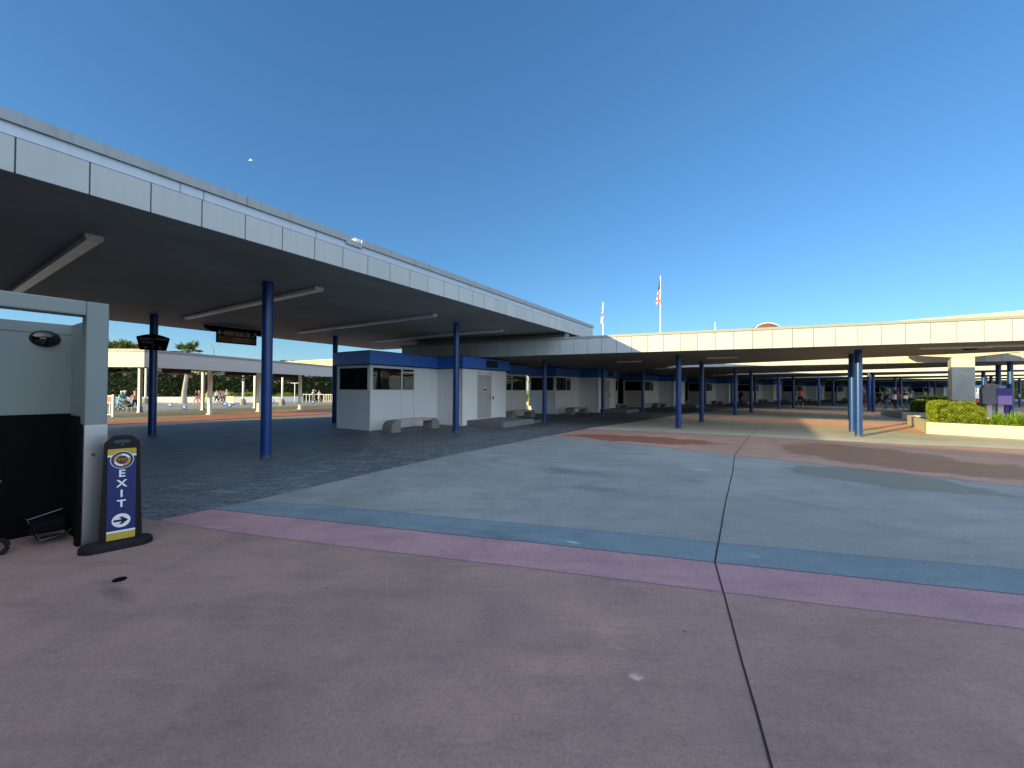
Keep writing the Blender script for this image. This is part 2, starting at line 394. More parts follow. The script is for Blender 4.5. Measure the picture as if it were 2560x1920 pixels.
P0 = V2([(-26, -20), (-10.5, -1.0), (-5.35, 5.25), (-4.25, 4.88), (-3.96, 5.35), (-3.72, 5.72), (-3.53, 6.0), (-2.78, 7.46), (-1.29, 10.13), (1.38, 14.13), (3.0, 16.55), (3.46, 17.21), (5.54, 19.6), (9.0, 24.0), (10.4, 25.8), (14.5, 30.6), (17.7, 34.2), (29, 43), (44, 51), (62, 58), (90, 66)])
def cut(a, b): return P0[a:b + 1]
a_ = V2([(-4.25, 4.88), (-3.31, 4.56), (-2.19, 4.24), (-.98, 3.92), (.08, 3.66), (1.68, 3.22), (3.46, 2.75), (12, .4), (40, -7)])
b_ = V2([(-3.96, 5.35), (-2.32, 4.91), (-.56, 4.44), (.09, 4.28), (1.6, 3.86), (4.04, 3.21), (12, 1.1), (40, -6.2)])
c_ = V2([(-3.72, 5.72), (-2.65, 5.57), (-.63, 5.02), (.11, 4.84), (1.81, 4.37), (2.17, 4.27), (3.44, 3.95), (4.61, 3.66), (12, 1.75), (40, -5.4)])
d_ = V2([(1.38, 14.13), (1.9, 13.6), (3.92, 11.66), (4.6, 11.03), (5.55, 10.07), (7.23, 8.3), (8.67, 6.87), (11.5, 4.3), (40, -4.6)])
e_ = V2([(3.0, 16.55), (5.7, 15.6), (8.41, 14.25), (9.85, 13.4), (11.81, 12.41), (14.39, 11.35), (30, 3.5), (60, -8)])
f_ = V2([(9.0, 24.0), (10.74, 22.6), (12.59, 20.2), (15.78, 15.5), (17.46, 13.75), (30, 6), (60, 0)])
g_ = V2([(10.4, 25.8), (14.11, 25.3), (18.99, 22.5), (20.61, 21.1), (30, 16.5), (60, 4)])
h_ = V2([(14.5, 30.6), (17.8, 31.4), (23.1, 27.6), (30, 23), (60, 10)])
i_ = V2([(17.7, 34.2), (25.1, 37.3), (30, 36), (50, 26), (90, 10)])
def sheet(name, left, right_rev, mat, z=.004):
    poly = left + right_rev
    me = bpy.data.meshes.new(name); bm = bmesh.new()
    vs = [bm.verts.new((p.x, p.y, z)) for p in poly]; f = bm.faces.new(vs)
    if f.normal.z < 0: f.normal_flip()
    bmesh.ops.triangulate(bm, faces=[f]); bmesh.ops.recalc_face_normals(bm, faces=bm.faces)
    for f in bm.faces:
        if f.normal.z < 0: f.normal_flip()
    bm.to_mesh(me); bm.free(); me.materials.append(M[mat])
    o = bpy.data.objects.new(name, me); COL.objects.link(o); return tag(o, kind='structure')
sheet('mauve_pavement', a_, V2([(40, -60), (-45, -60)]) + P0[:3] , 'g_mauve')
sheet('pink_pavement_strip', a_, b_[::-1], 'g_pink')
sheet('blue_pavement_strip', b_, c_[::-1], 'g_blue')
sheet('blue_grey_pavement', c_, d_[::-1] + [P0[8], P0[7], P0[6]], 'g_grey')
sheet('salmon_pavement', d_, e_[::-1], 'g_pink2')
sheet('grey_pavement', e_, f_[::-1] + [P0[12], P0[11]], 'g_grey2')
sheet('terracotta_pavement', f_, g_[::-1], 'g_pink3')
sheet('grey_pavement', g_, h_[::-1], 'g_grey2')
sheet('terracotta_pavement', h_, i_[::-1], 'g_pink3')
# paved walk under the canopies
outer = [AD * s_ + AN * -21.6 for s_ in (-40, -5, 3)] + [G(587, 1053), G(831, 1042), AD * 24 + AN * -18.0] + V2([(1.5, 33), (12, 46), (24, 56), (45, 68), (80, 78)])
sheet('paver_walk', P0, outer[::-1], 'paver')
# red band on the far left, following the slope
lo = [Vector((-27, 2)), G(272, 1060.6), G(523, 1050.5), G(831, 1035), Vector((-4, 35.5)), Vector((4, 48))]
hi = [Vector((-30, 5)), Vector((-19.6, 20.6)), Vector((-17.4, 27.8)), Vector((-13.9, 33.4)), Vector((-7, 41)), Vector((0, 52))]
mb = MB()
for k in range(5):
    for j in range(6):
        q = [lo[k].lerp(lo[k + 1], j / 6), lo[k].lerp(lo[k + 1], (j + 1) / 6), hi[k].lerp(hi[k + 1], (j + 1) / 6), hi[k].lerp(hi[k + 1], j / 6)]
        mb.add([(p.x, p.y, slope(p.x, p.y) + .012) for p in q], [(0, 1, 2, 3)])
tag(mb.build('red_pavement', 'g_red'), kind='structure')
# expansion joints
def ribbon(mb, pts, w, z):
    for i in range(len(pts) - 1):
        a, b = Vector(pts[i]), Vector(pts[i + 1]); n = Vector((-(b - a).y, (b - a).x)).normalized() * w / 2
        mb.add([(a - n).to_3d() + Vector((0, 0, z)), (b - n).to_3d() + Vector((0, 0, z)), (b + n).to_3d() + Vector((0, 0, z)), (a + n).to_3d() + Vector((0, 0, z))], [(0, 1, 2, 3)])
def wobble(pts, step=.3, amp=.0028):
    out = []
    for i in range(len(pts) - 1):
        a, b = Vector(pts[i]), Vector(pts[i + 1]); n = max(1, int((b - a).length / step))
        for k in range(n): out.append(a.lerp(b, k / n) + Vector((random.uniform(-amp, amp), random.uniform(-amp, amp))))
    return out + [Vector(pts[-1])]
mb = MB()
jl = V2([(19, 27.5), (12.65, 20.1), (8.38, 14.3), (5.52, 10.04), (4.38, 8.03), (3.13, 5.92), (2.21, 4.33), (1.9, 3.79)])
ribbon(mb, wobble(jl), .014, .009)
ribbon(mb, wobble(V2([(1.9, 3.79), (1.68, 3.22)])), .0115, .009)
ribbon(mb, wobble(V2([(1.68, 3.22), (1.36, 2.39), (1.11, 1.74), (.2, -.6)])), .0105, .009)
tag(mb.build('pavement_joint', 'seam'), kind='structure')
mb = MB(); ribbon(mb, wobble(b_[:7]), .011, .009); ribbon(mb, wobble(d_[:8]), .018, .009); ribbon(mb, wobble(a_[:7], amp=.003), .006, .009)
ribbon(mb, wobble(c_[:8], amp=.003), .005, .009); ribbon(mb, wobble(e_[:6]), .02, .009); ribbon(mb, wobble(f_[:4]), .02, .009); ribbon(mb, wobble(g_[:4]), .025, .009)
ribbon(mb, wobble(cut(3, 15)), .012, .009)
tag(mb.build('pavement_seam', 'joint'), kind='structure')
# small drain cap
p = G(299, 1451); mb = MB(); mb.cyl(0, 0, .004, .012, .045, 20); mb.cyl(0, 0, .012, .015, .03, 16)
o = mb.build('drain_cap', 'black'); o.location = (p.x, p.y, 0); tag(o, 'small round black drain cap in the mauve concrete before the exit sign', 'drain cap')

# ------------------------------------------------------------------ canopies
seams_lo = [x + 3.85 for x in (2.33, 2.62, 4.42, 9.1, 12.6, 15.9)]; seams_hi = [x + 3.85 for x in (.55, 3.2, 6.9, 7.4, 9.9, 13.0, 16.1)]
def canopy(name, label, poly, z0, zp, zt, panel_edges, group=None, soff='soffit2', pw=.6, phases=None, cat='canopy', fasc='white', flash=None, par='coping', notch=None):
    t = empty(name, label, cat, (0, 0, 0), 0, group)
    n = len(poly)
    c = sum((Vector(p) for p in poly), Vector((0, 0))) / n
    area = sum(poly[i][0] * poly[(i + 1) % n][1] - poly[(i + 1) % n][0] * poly[i][1] for i in range(n)); sgn = 1 if area > 0 else -1
    mb = MB(); mb.prism([tuple(p) for p in poly], z0 + .012, zt - .12); mb.build('soffit', soff, t)
    fm = MB(); jm = MB(); cm = MB(); fl = MB()
    for e in panel_edges:
        a, b = Vector(poly[e]), Vector(poly[(e + 1) % n]); L = (b - a).length
        T = frame_T(a, (b - a), 0); s = -1 if sgn > 0 else 1     # outward = right of travel for CCW
        ph = (phases or {}).get(e, pw)
        jm.box(0, L, min(0, s * .03), max(0, s * .03), z0 + .02, zp, T)
        x = 0; nx = ph % pw if ph % pw > .05 else pw
        while x < L - .02:
            x1 = min(nx, L)
            y0, y1 = sorted((s * .03, s * .055))
            fm.box(x + .008, x1 - .008, y0, y1, z0 + random.uniform(0, .002), zp - .012, T)
            x = x1; nx = x1 + pw
        if flash:
            y0, y1 = sorted((0, s * .045)); fl.box(0, L, y0, y1, zp, flash, T)
            y0, y1 = sorted((0, s * .085))
            if notch and e == 0:
                n0, n1 = notch; cm.box(-.03, n0, y0, y1, flash, zt, T); cm.box(n1, L + .03, y0, y1, flash, zt, T)
                cm.box(n0, n0 + .09, y0, y1 - s * 0 + (0), flash - .05, zt, T); cm.box(n0 + .09, n1, y0, y1, flash - .05, zt - .075, T)
                for q in seams_hi: cm.box(q, q + .006, -.092, -.086, flash + .002, zt - .002, T, 1)
            else: cm.box(-.03, L + .03, y0, y1, flash, zt, T)
            if e == 0 and notch:
                for q in seams_lo: fl.box(q, q + .006, -.052, -.046, zp + .002, flash - .002, T, 1)
        else:
            y0, y1 = sorted((-s * .05, s * .075)); cm.box(-.03, L + .03, y0, y1, zp, zt, T)
    jm.build('panel_backing', 'joint' if flash else 'joint2', t)
    fm.build('fascia', fasc, t)
    if flash: fl.build('flashing', ['metal', 'joint'], t)
    cm.build('parapet' if flash else 'coping', [par, 'joint'], t)
    return t
SA = AN * -7.273
def A(s, n): return AD * s + AN * n
# big near canopy: its parapet steps at one point so its front edge is cut in two
front = [A(-3.85, -7.273), A(18.6, -7.273)]
rear_far = A(18.6, -7.273) + BD * 13.3
polyA = [front[0], front[1], rear_far, A(-3.85, -20.0) + AD * -1.0]
tA = canopy('canopy', 'big near canopy with white panel fascia running in from the left, dark underside', polyA, 4.0235, 4.4417, 4.7146, [0, 1, 2],
            soff='soffit', pw=.5975, phases={0: (0.81 + 3.85)}, flash=4.58, par='parapet', notch=(5.05 + 3.85, 5.42 + 3.85))
Tn = frame_T(A(0, -7.273), AD)
mb = MB(); mb.box(5.33, 5.43, .0, .30, 4.66, 4.74, Tn); mb.build('scupper_cap', 'trim', tA)
# rear canopy behind the viewpoint (throws the foreground shade)
c0 = A(-3.87, -7.273)
south = [c0, A(-4.9, -20.0), Vector((-16.9, -8.9)), Vector((11.3, -34.4)), Vector((20, -24.8))]
canopy('canopy', 'canopy behind the viewpoint that shades the foreground paving', south, 4.0235, 4.4417, 4.7146, [4], soff='soffit', flash=4.58, par='parapet')
# beam hung under the far end of the big canopy
mb = MB(); Tb = frame_T(BN * 16.78 + BD * 13.0, -BD)
mb.box(0, 7.8, -.08, .12, 3.84, 4.02, Tb); mb.box(7.8, 7.92, -.2, .2, 3.84, 4.02, Tb)
mb.build('edge_beam', 'soffit', tA)

Q0 = BN * 16.2845 + BD * 2.929
spine_outer = V2([(-5.7, 20.5), (-3.5, 27.2), (5.5, 41.5), (16, 53.5), (28.5, 63.5), (42, 71.5), (56, 78.5), (72, 84), (90, 88)])
tips = V2([(9.75, 24.3), (10.0, 26.3), (19.4, 35.6), (19.6, 37.6), (29.3, 44.4), (29.6, 46.7), (40.9, 51.0), (41.2, 53.3), (53, 57.5), (53.2, 59), (66, 61.5), (66.2, 63), (80, 65)])
QL = BN * 16.2845 + BD * 13.6
spine = [Q0] + tips + [Vector((94, 70))] + spine_outer[::-1][:-1] + [QL]
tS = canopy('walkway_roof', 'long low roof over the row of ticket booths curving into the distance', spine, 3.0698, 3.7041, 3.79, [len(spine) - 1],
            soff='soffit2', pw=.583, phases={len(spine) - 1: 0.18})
fingers = [
 ('low canopy with sunlit white fascia crossing the plaza, nearest of the parallel roofs', [Q0, Vector((21.3, 8.476)), Vector((21.5, 10.4)), tips[0]], [0, 1, 2]),
 ('second parallel roof back, fascia half shaded by the concrete beam', [tips[1], Vector((28.5, 16.25)), Vector((28.8, 18.3)), tips[2]], [0, 1, 2]),
 ('third parallel roof back, a lit white strip above the blue posts', [tips[3], Vector((37, 22.5)), Vector((38, 24.9)), tips[4]], [0, 1, 2]),
 ('fourth parallel roof back, a thin lit strip', [tips[5], Vector((44, 29.9)), Vector((47, 33.8)), tips[6]], [0, 1, 2]),
 ('fifth parallel roof back, a thinner lit strip', [tips[7], Vector((54, 34.4)), Vector((57.5, 38)), tips[8]], [0, 1, 2]),
 ('sixth parallel roof back, a hairline lit strip', [tips[9], Vector((66, 36)), Vector((70, 40)), tips[10]], [0, 1, 2]),
 ('farthest parallel roof at the back of the plaza', [tips[11], Vector((78, 39)), Vector((83, 42)), tips[12]], [0, 1, 2])]
for i, (lb, pl, ed) in enumerate(fingers):
    fr = (pl[1] - pl[0]).length
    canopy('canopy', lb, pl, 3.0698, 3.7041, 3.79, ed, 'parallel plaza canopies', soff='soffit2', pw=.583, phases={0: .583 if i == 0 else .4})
# small box on the second roof's fascia
P = G(2030, 915.8, 3.07)
mb = MB(); Tq = frame_T(P, (.82, -.57)); mb.box(-.45, .45, -.42, -.06, 3.06, 3.8, Tq)
tag(mb.build('downpipe_box', 'white', bevel=.01), 'white box casing on the second roof fascia above the man in orange', 'pipe casing')

# ------------------------------------------------------------------ columns
def column(P, h, label, group, r=.112):
    t = empty('blue_column', label, 'column', (P[0], P[1], 0), 0, group)
    MB().cyl(0, 0, 0, h, r, 28).build('shaft', 'bluecol', t, smooth=True)
    mb = MB(); mb.cyl(0, 0, 0, .012, r + .02, 28); mb.cyl(0, 0, .012, .07, r + .0015, 28); mb.build('base_ring', 'scuff', t, smooth=True)
    return t
colspec = [
 (664, 1145, 4.03, 'front blue column of the big canopy, left of the first booth', 'A'),
 (1139, 1082, 4.03, 'blue column standing before the first booth, beside its door', 'A'),
 (380, 1089, 4.03, 'dark column at the left carrying the fan shaped direction sign', 'A'),
 (836, 1057, 4.03, 'dark column at the left end of the first booth', 'A'),
 (1361, 1052.5, 3.08, 'blue column before the second booth left window', 'B'),
 (1507, 1038.5, 3.08, 'blue column beside the second booth door', 'B'),
 (1606.8, 1028.5, 3.08, 'blue column at the corner of the third booth', 'B'),
 (1696, 1071, 3.08, 'bright blue column at the middle of the plaza, nearest canopy front row', 'B'),
 (1754, 1055, 3.08, 'dark blue column just right of and behind the bright middle one', 'B'),
 (1762.7, 1016, 3.08, 'far column almost hidden behind the dark blue one', 'B'),
 (1829, 1012, 3.08, 'far column left of the person in black', 'B'),
 (1838, 1038, 3.08, 'blue column hiding part of the person in black', 'B'),
 (1877.7, 1031.6, 3.08, 'dark column right of the person in black', 'B'),
 (1888, 1010, 3.08, 'far column between the fourth and fifth booths', 'B'),
 (1947, 1023.2, 3.08, 'blue column left of the man in orange by two columns', 'B'),
 (1983.4, 1020.6, 3.08, 'dark column next to the left of the man in orange', 'B'),
 (2047, 1016.3, 3.08, 'blue column with a bright spot right of the man in orange', 'B'),
 (2083, 1014, 3.08, 'dark column second to the right of the man in orange', 'B'),
 (2147, 1091, 3.08, 'sunlit blue column in front of the pair on the right', 'B'),
 (2131, 1080, 3.08, 'sunlit blue column behind the pair, partly hidden', 'B'),
 (2126, 1049, 3.08, 'shaded column just left of the sunlit pair', 'B'),
 (2173, 1030.8, 3.08, 'left column of the narrow pair among the walking people', 'B'),
 (2183, 1029.5, 3.08, 'right column of the narrow pair among the walking people', 'B'),
 (2238, 1017.5, 3.08, 'column with lit band behind the person with reddish top', 'B'),
 (2252, 1015.6, 3.08, 'dark column beside the person in grey shirt', 'B')]
for u, v, h, lb, gr in colspec:
    column(G(u, v), h, lb, 'columns of the big canopy' if gr == 'A' else 'columns of the low roofs', .112)
for x, y, lb in ((24.5, 19.9, 'lit blue column at the right, front of the two beside the purple box'), (26.2, 21.8, 'dark column behind the purple box'),
                 (33.2, 28.5, 'two tone blue column left of the purple box'), (42.0, 35.9, 'far lit column left edge of the purple box'), (43.2, 36.5, 'far dark column beside the far lit one'),
                 (54.2, 43.8, 'thin far column right of the lit blue column'), (56.3, 44.9, 'thinnest far column near the right edge of the photo')):
    column(Vector((x, y)), 3.08, lb, 'columns of the low roofs', .105)
for u, dist in ((2320.8, 57), (2336.5, 58.5), (2386, 60)):
    column(at(u, dist), 3.08, 'far dark column above the clipped hedge', 'far columns behind the hedge')

# ------------------------------------------------------------------ ceiling lights
def long_light(s0, label, L=7.8):
    P = A(s0, -9.1); t = empty('ceiling_light', label, 'ceiling light', (P.x, P.y, 4.03), math.atan2(-AN.y, -AN.x), 'long lights under the big canopy')
    mb = MB()
    prof = [(-.11, 0), (.11, 0), (.11, -.05), (.085, -.10), (-.085, -.10), (-.11, -.05)]
    hb = MB(); lb = MB()
    for x0, x1, w in ((0, .03, 1), (L - .03, L, 1)):
        vs = [Vector((x0, a, b)) for a, b in prof] + [Vector((x1, a, b)) for a, b in prof]
        hb.add(vs, [(0, 1, 2, 3, 4, 5), (11, 10, 9, 8, 7, 6)] + [(i, 6 + i, 6 + (i + 1) % 6, (i + 1) % 6) for i in range(6)])
    hb.box(.03, L - .03, -.10, .10, -.045, 0)
    x = .035
    while x < L - .1:
        x1 = min(x + 1.2, L - .035)
        lb.add([Vector((x, -.1, -.046)), Vector((x1 - .008, -.1, -.046)), Vector((x1 - .008, -.08, -.094)), Vector((x, -.08, -.094)), Vector((x, .08, -.094)), Vector((x1 - .008, .08, -.094)), Vector((x1 - .008, .1, -.046)), Vector((x, .1, -.046))],
               [(0, 1, 2, 3), (3, 2, 5, 4), (4, 5, 6, 7), (0, 3, 4, 7), (1, 6, 5, 2)])
        x = x1
    hb.build('housing', 'lamph', t); lb.build('lens', 'lens', t)
for s0, lb in ((1.84, 'long ceiling light nearest the viewer, above the grey stall'), (5.67, 'long ceiling light behind the front blue column'), (9.65, 'long ceiling light above the left part of the first booth'),
               (13.5, 'long ceiling light above the right part of the first booth'), (17.35, 'farthest long ceiling light under the big canopy end')):
    long_light(s0, lb)
for u, v, lb in ((1573, 904, 'flush grille light in the low roof above the second booth'), (1660, 921.5, 'small lit ceiling light left of the bright middle column'), (1800, 938, 'faint ceiling light between the third and fourth booth'),
                 (1905, 946.5, 'thin ceiling light left of the man in orange'), (1805, 894, 'flush light in the nearest low canopy, middle'), (2360, 868.5, 'left flush light of the nearest low canopy, right end'), (2420, 867.5, 'right flush light of the nearest low canopy, right end'), (2530, 863, 'flush light at the right edge of the photo')):
    P = G(u, v, 3.06); t = empty('ceiling_light', lb, 'ceiling light', (P.x, P.y, 3.07), BA, 'flush lights in the low roofs')
    MB().box(-.62, .62, -.16, .16, -.03, 0.01).build('housing', 'lamph', t); mb = MB()
    for k in range(8): mb.box(-.58 + k * .148, -.58 + k * .148 + .12, -.13, .13, -.042, -.03)
    mb.build('lens', 'lens', t)
P = G(2425, 871.5, 3.06); mb = MB(); mb.tube([(0, 0, 0), (0, 0, -.05)], [.19, .15], 24)
o = mb.build('ceiling_vent', 'black', smooth=True); o.location = (P.x, P.y, 3.07); tag(o, 'round black vent in the nearest low canopy underside, above the concrete pillar', 'vent')

# ------------------------------------------------------------------ ticket booths
def booth(full=True):
    t = empty('ticket_booth', '', 'ticket booth')
    W, H0 = -1.94, 2.50
    out = [(W, 0), (0, 0), (0, 3.65), (1.46, 3.65), (1.46, 7.04), (0, 7.04), (0, 11.57), (W, 11.57)]
    def off(d):
        return [(W - d, -d), (d, -d), (d, 3.65 - d), (1.46 + d, 3.65 - d), (1.46 + d, 7.04 + d), (d, 7.04 + d), (d, 11.57 + d), (W - d, 11.57 + d)]
    wl = MB(); wl.prism(out, .05, H0)
    mb = MB(); mb.prism(off(.02), 0, .05)
    for x, y in ((0, 0), (1.46, 3.65), (1.46, 7.04), (0, 11.57), (W, 0)):
        mb.box(x - .045, x + .012, y - .012, y + .045, .05, H0 - .002); mb.box(x - .09, x - .065, y - .012, y + .001, .05, H0 - .002)
    mb.box(-.002, .014, .045, 3.62, H0 - .06, H0 - .004); mb.box(W + .02, -.05, -.014, .002, H0 - .06, H0 - .004)
    mb.box(-.002, .014, 7.07, 11.5, H0 - .06, H0 - .004)
    mb.build('corner_trim', 'trim', t)
    mb = wl
    for y in (1.545, 2.23, 9.9, 9.28): mb.box(0, .003, y - .004, y + .004, .05, 1.52, mi=1)
    for y in (4.7, 5.83): mb.box(1.46, 1.463, y - .003, y + .003, .06, H0 - .05, mi=1)
    wl.build('wall', ['booth', 'joint'], t)
    mb = MB(); mb.prism(off(.15), 2.535, 3.02)
    for y in (2.0,): mb.box(.15, .153, y - .004, y + .004, 2.54, 3.015, mi=1)
    for y in (5.3, 9.4): mb.box(1.61 if y < 7 else .15, 1.613 if y < 7 else .153, y - .004, y + .004, 2.54, 3.015, mi=1)
    mb.build('fascia_band', ['bluefas', 'navy'], t)
    MB().prism(off(.11), 2.50, 2.535).build('shadow_gap', 'navy', t)
    mb = MB(); mb.prism(off(.06), 3.02, 3.055); mb.build('roof_cap', 'navy', t)
    def window(T, x0, x1, z0, z1, transom=None):
        """T: local x along the wall, y = out of the wall"""
        fr = MB(); w = .035
        fr.box(x0 - w, x1 + w, 0, .03, z1, z1 + w, T); fr.box(x0 - w, x0, 0, .03, z0 - .012, z1, T); fr.box(x1, x1 + w, 0, .03, z0 - .012, z1, T); fr.box(x0, x1, 0, .03, z0 - .012, z0, T)
        if transom: fr.box(x0, x1, 0, .03, transom - .022, transom + .022, T)
        f = fr.build('window', 'trim', t)
        pm = MB()
        if transom: pm.box(x0, x1, .002, .010, z0, transom - .022, T); pm.box(x0, x1, .002, .010, transom + .022, z1, T)
        else: pm.box(x0, x1, .002, .010, z0, z1, T)
        pm.build('pane', 'glass', f)
    Tf = Matrix(((0, 1, 0, 0), (1, 0, 0, 0), (0, 0, 1, 0), (0, 0, 0, 1)))          # wall x=0: along y, out +x
    window(Tf, .11, 1.51, 1.56, 2.40); window(Tf, 1.58, 2.19, 1.56, 2.40, 2.285)
    window(Tf, 9.32, 9.87, 1.56, 2.40, 2.285); window(Tf, 9.97, 11.48, 1.56, 2.40)
    Te = Matrix(((1, 0, 0, 0), (0, -1, 0, 0), (0, 0, 1, 0), (0, 0, 0, 1)))
    window(Te, W + .09, -.12, 1.56, 2.40)
    Te2 = Matrix(((1, 0, 0, 0), (0, 1, 0, 11.57), (0, 0, 1, 0), (0, 0, 0, 1)))
    window(Te2, W + .09, -.12, 1.56, 2.40)
    mb = MB(); mb.box(1.46, 1.478, 4.74, 5.79, .27, 2.26); d = mb.build('door', 'door', t)
    mb = MB(); mb.box(1.478, 1.49, 5.66, 5.74, 1.13, 1.36); mb.tube([(1.49, 5.70, 1.12), (1.53, 5.70, 1.12), (1.53, 5.58, 1.11)], .011, 8); mb.cyl(1.49, 5.7, 1.10, 1.14, .022, 10)
    mb.build('handle', 'chrome', d)
    mb = MB(); mb.box(1.478, 1.487, 5.12, 5.42, 1.50, 1.84); wn = mb.build('vision_panel', 'trim', d)
    mb = MB(); mb.box(1.487, 1.489, 5.15, 5.39, 1.53, 1.81); mb.build('pane', 'glass', wn)
    mb = MB(); mb.box(1.489, 1.4905, 5.22, 5.36, 1.62, 1.78); mb.build('notice', 'signwhite', wn)
    mb = MB(); mb.box(1.46, 1.50, 4.76, 5.77, 2.29, 2.42); mb.box(1.50, 1.503, 4.78, 4.82, 2.31, 2.40, mi=1); mb.box(1.50, 1.503, 5.70, 5.75, 2.31, 2.40, mi=1); mb.build('door_header', ['trim', 'joint'], t)
    mb = MB(); mb.box(1.46, 1.49, 5.93, 5.99, 1.12, 1.26); mb.build('card_reader', 'blackpl', t)
    mb = MB()
    mb.box(1.61, 1.622, 5.2, 6.1, 2.62, 2.93)
    for k in range(9):
        for j in range(3):
            y, z = 5.25 + k * .1, 2.67 + j * .105
            Tm = Matrix.Translation((1.622, y, z)) @ Matrix.Rotation(R(45), 4, 'X'); mb.box(0, .012, -.02, .02, -.02, .02, Tm)
    mb.build('vent_grille', 'navy', t)
    mb = MB(); mb.box(1.462, 3.40, 3.98, 6.55, 0, .235); mb.build('step', 'stepc', t, bevel=.012)
    mb = MB(); mb.prism([(1.6, 6.55), (3.3, 6.55), (3.1, 7.9), (1.6, 7.9)], 0, .09); mb.build('ramp', 'stepc', t, bevel=.01)
    return t
def bench():
    t = empty('bench', '', 'bench')
    def leg(sgn):
        pts = [(0, 0), (.44, 0), (.44, .43), (.26, .43)]
        for k in range(1, 7):
            a = R(90 + 90 * k / 6); pts.append((.26 + .26 * math.cos(a), .17 + .26 * math.sin(a)))
        prof = [(sgn * x, z) for x, z in pts]; n = len(prof)
        vs = [Vector((-.25, y, z)) for y, z in prof] + [Vector((.25, y, z)) for y, z in prof]
        mb = MB(); mb.add(vs, [tuple(range(n)), tuple(range(2 * n - 1, n - 1, -1))] + [(i, n + i, n + (i + 1) % n, (i + 1) % n) for i in range(n)])
        return mb
    l1 = leg(1).build('leg', 'conc', t, bevel=.01); l2 = leg(-1).build('leg', 'conc', t, bevel=.01); l2.location = (0, 2.5, 0)
    for l in (l1, l2):
        bm = bmesh.new(); bm.from_mesh(l.data); bmesh.ops.recalc_face_normals(bm, faces=bm.faces); bm.to_mesh(l.data); bm.free()
    mb = MB()
    for k in range(4): mb.box(-.23 + k * .118, -.23 + k * .118 + .106, .40, 2.10, .385, .445)
    mb.box(-.22, .22, .45, 2.05, .345, .385); mb.build('seat', 'seatm', t, bevel=.008)
    return t
B0 = booth(); N0 = bench()
F = [(-5.35, 15.26, 57.5), (2.82, 26.45, 55.4), (12.1, 37.1, 50), (22.6, 47.4, 45), (33.6, 56.6, 40), (45.4, 64.6, 35), (57.7, 71.8, 30), (70.6, 77.7, 25), (84, 82.6, 20), (98, 86.5, 16)]
blab = ['first and nearest ticket booth, white walls with blue band, bench before it', 'second ticket booth with a patch of sun on its left wall', 'third ticket booth from the left, behind the bright middle column',
        'fourth ticket booth, left of the person in black', 'fifth ticket booth, just left of the man in orange', 'sixth ticket booth, right behind the man in orange', 'seventh ticket booth, behind the sunlit column pair',
        'eighth ticket booth, behind the group of walking people', 'ninth ticket booth, above the clipped hedge', 'farthest ticket booth, seen right of the concrete pillar']
for i, (x, y, a) in enumerate(F):
    b = B0 if i == 0 else copy_tree(B0)
    b.location = (x, y, 0); b.rotation_euler = (0, 0, R(a - 90)); tag(b, blab[i], 'ticket booth', 'row of ticket booths')
    if i > 7: continue
    T = Matrix.Translation((x, y, 0)) @ Matrix.Rotation(R(a - 90), 4, 'Z')
    names = ['first', 'second', 'third', 'fourth', 'fifth', 'sixth', 'seventh', 'eighth']
    for k, yy in enumerate((-.02, 8.05)):
        n = N0 if (i == 0 and k == 0) else copy_tree(N0)
        n.matrix_world = T @ Matrix.Translation((.98, yy, 0)); n.location = (T @ Vector((.98, yy, 0))); n.rotation_euler = (0, 0, R(a - 90))
        tag(n, f'concrete bench before the {names[i]} ticket booth, ' + ('left of its door' if k == 0 else 'right of its step'), 'bench', 'benches along the booths')

# ------------------------------------------------------------------ grey stall with dome mirror
IS = 1.289
Ts = frame_T(A(IS, -5.777), -AD)    # local x: to the left along the front, local y: away from the plaza? (left of -AD)
# left of -AD is ( AD.y, -AD.x) = AN -> towards plaza, so the inside is negative y
st = empty('stroller_stall', 'grey open fronted stall frame at the left edge with black lower lining', 'stall')
Ls = 3.6
mb = MB(); mb.box(0, .165, -.16, 0, 0, 2.46, Ts); mb.box(.165, Ls, -.16, 0, 2.315, 2.46, Ts); mb.box(Ls, Ls + .165, -.16, 0, 0, 2.46, Ts)
mb.build('front_frame', 'stall', st, bevel=.012)
mb = MB(); mb.box(.0, .10, -.98, -.16, 1.28, 2.30, Ts); mb.build('side_panel', 'stall', st)
mb = MB(); mb.box(.0, .10, -.98, -.161, 0, 1.28, Ts); mb.build('side_lining', 'black', st)
mb = MB(); mb.box(.10, Ls, -1.02, -.92, 1.30, 2.30, Ts); mb.build('back_panel', 'stall', st)
mb = MB(); mb.box(.10, Ls, -.919, -.916, 2.185, 2.192, Ts); mb.build('panel_joint', 'joint', st)
mb = MB(); mb.box(.10, Ls, -1.02, -.90, 0, 1.30, Ts); mb.box(.10, .14, -.9, -.2, 0, 1.24, Ts); mb.build('back_lining', 'black', st)
mb = MB(); mb.box(-.004, .169, -.10, .004, 0, 1.215, Ts); mb.build('steel_plate', 'steel', st, bevel=.004)
mb = MB(); mb.box(.172, .195, -.17, -.05, 0, 1.23, Ts)
for z in (.35, .75, 1.15): mb.box(.160, .2, -.05, -.035, z, z + .02, Ts)
mb.build('jamb_strip', 'black', st)
mb = MB()
mb.box(.085, .115, .0045, .008, .90, .935, Ts); mb.build('latch', 'chrome', st)
mb = MB(); mb.box(Ls, Ls + .1, -.98, -.16, 0, 2.30, Ts); mb.build('side_panel', 'stall', st)
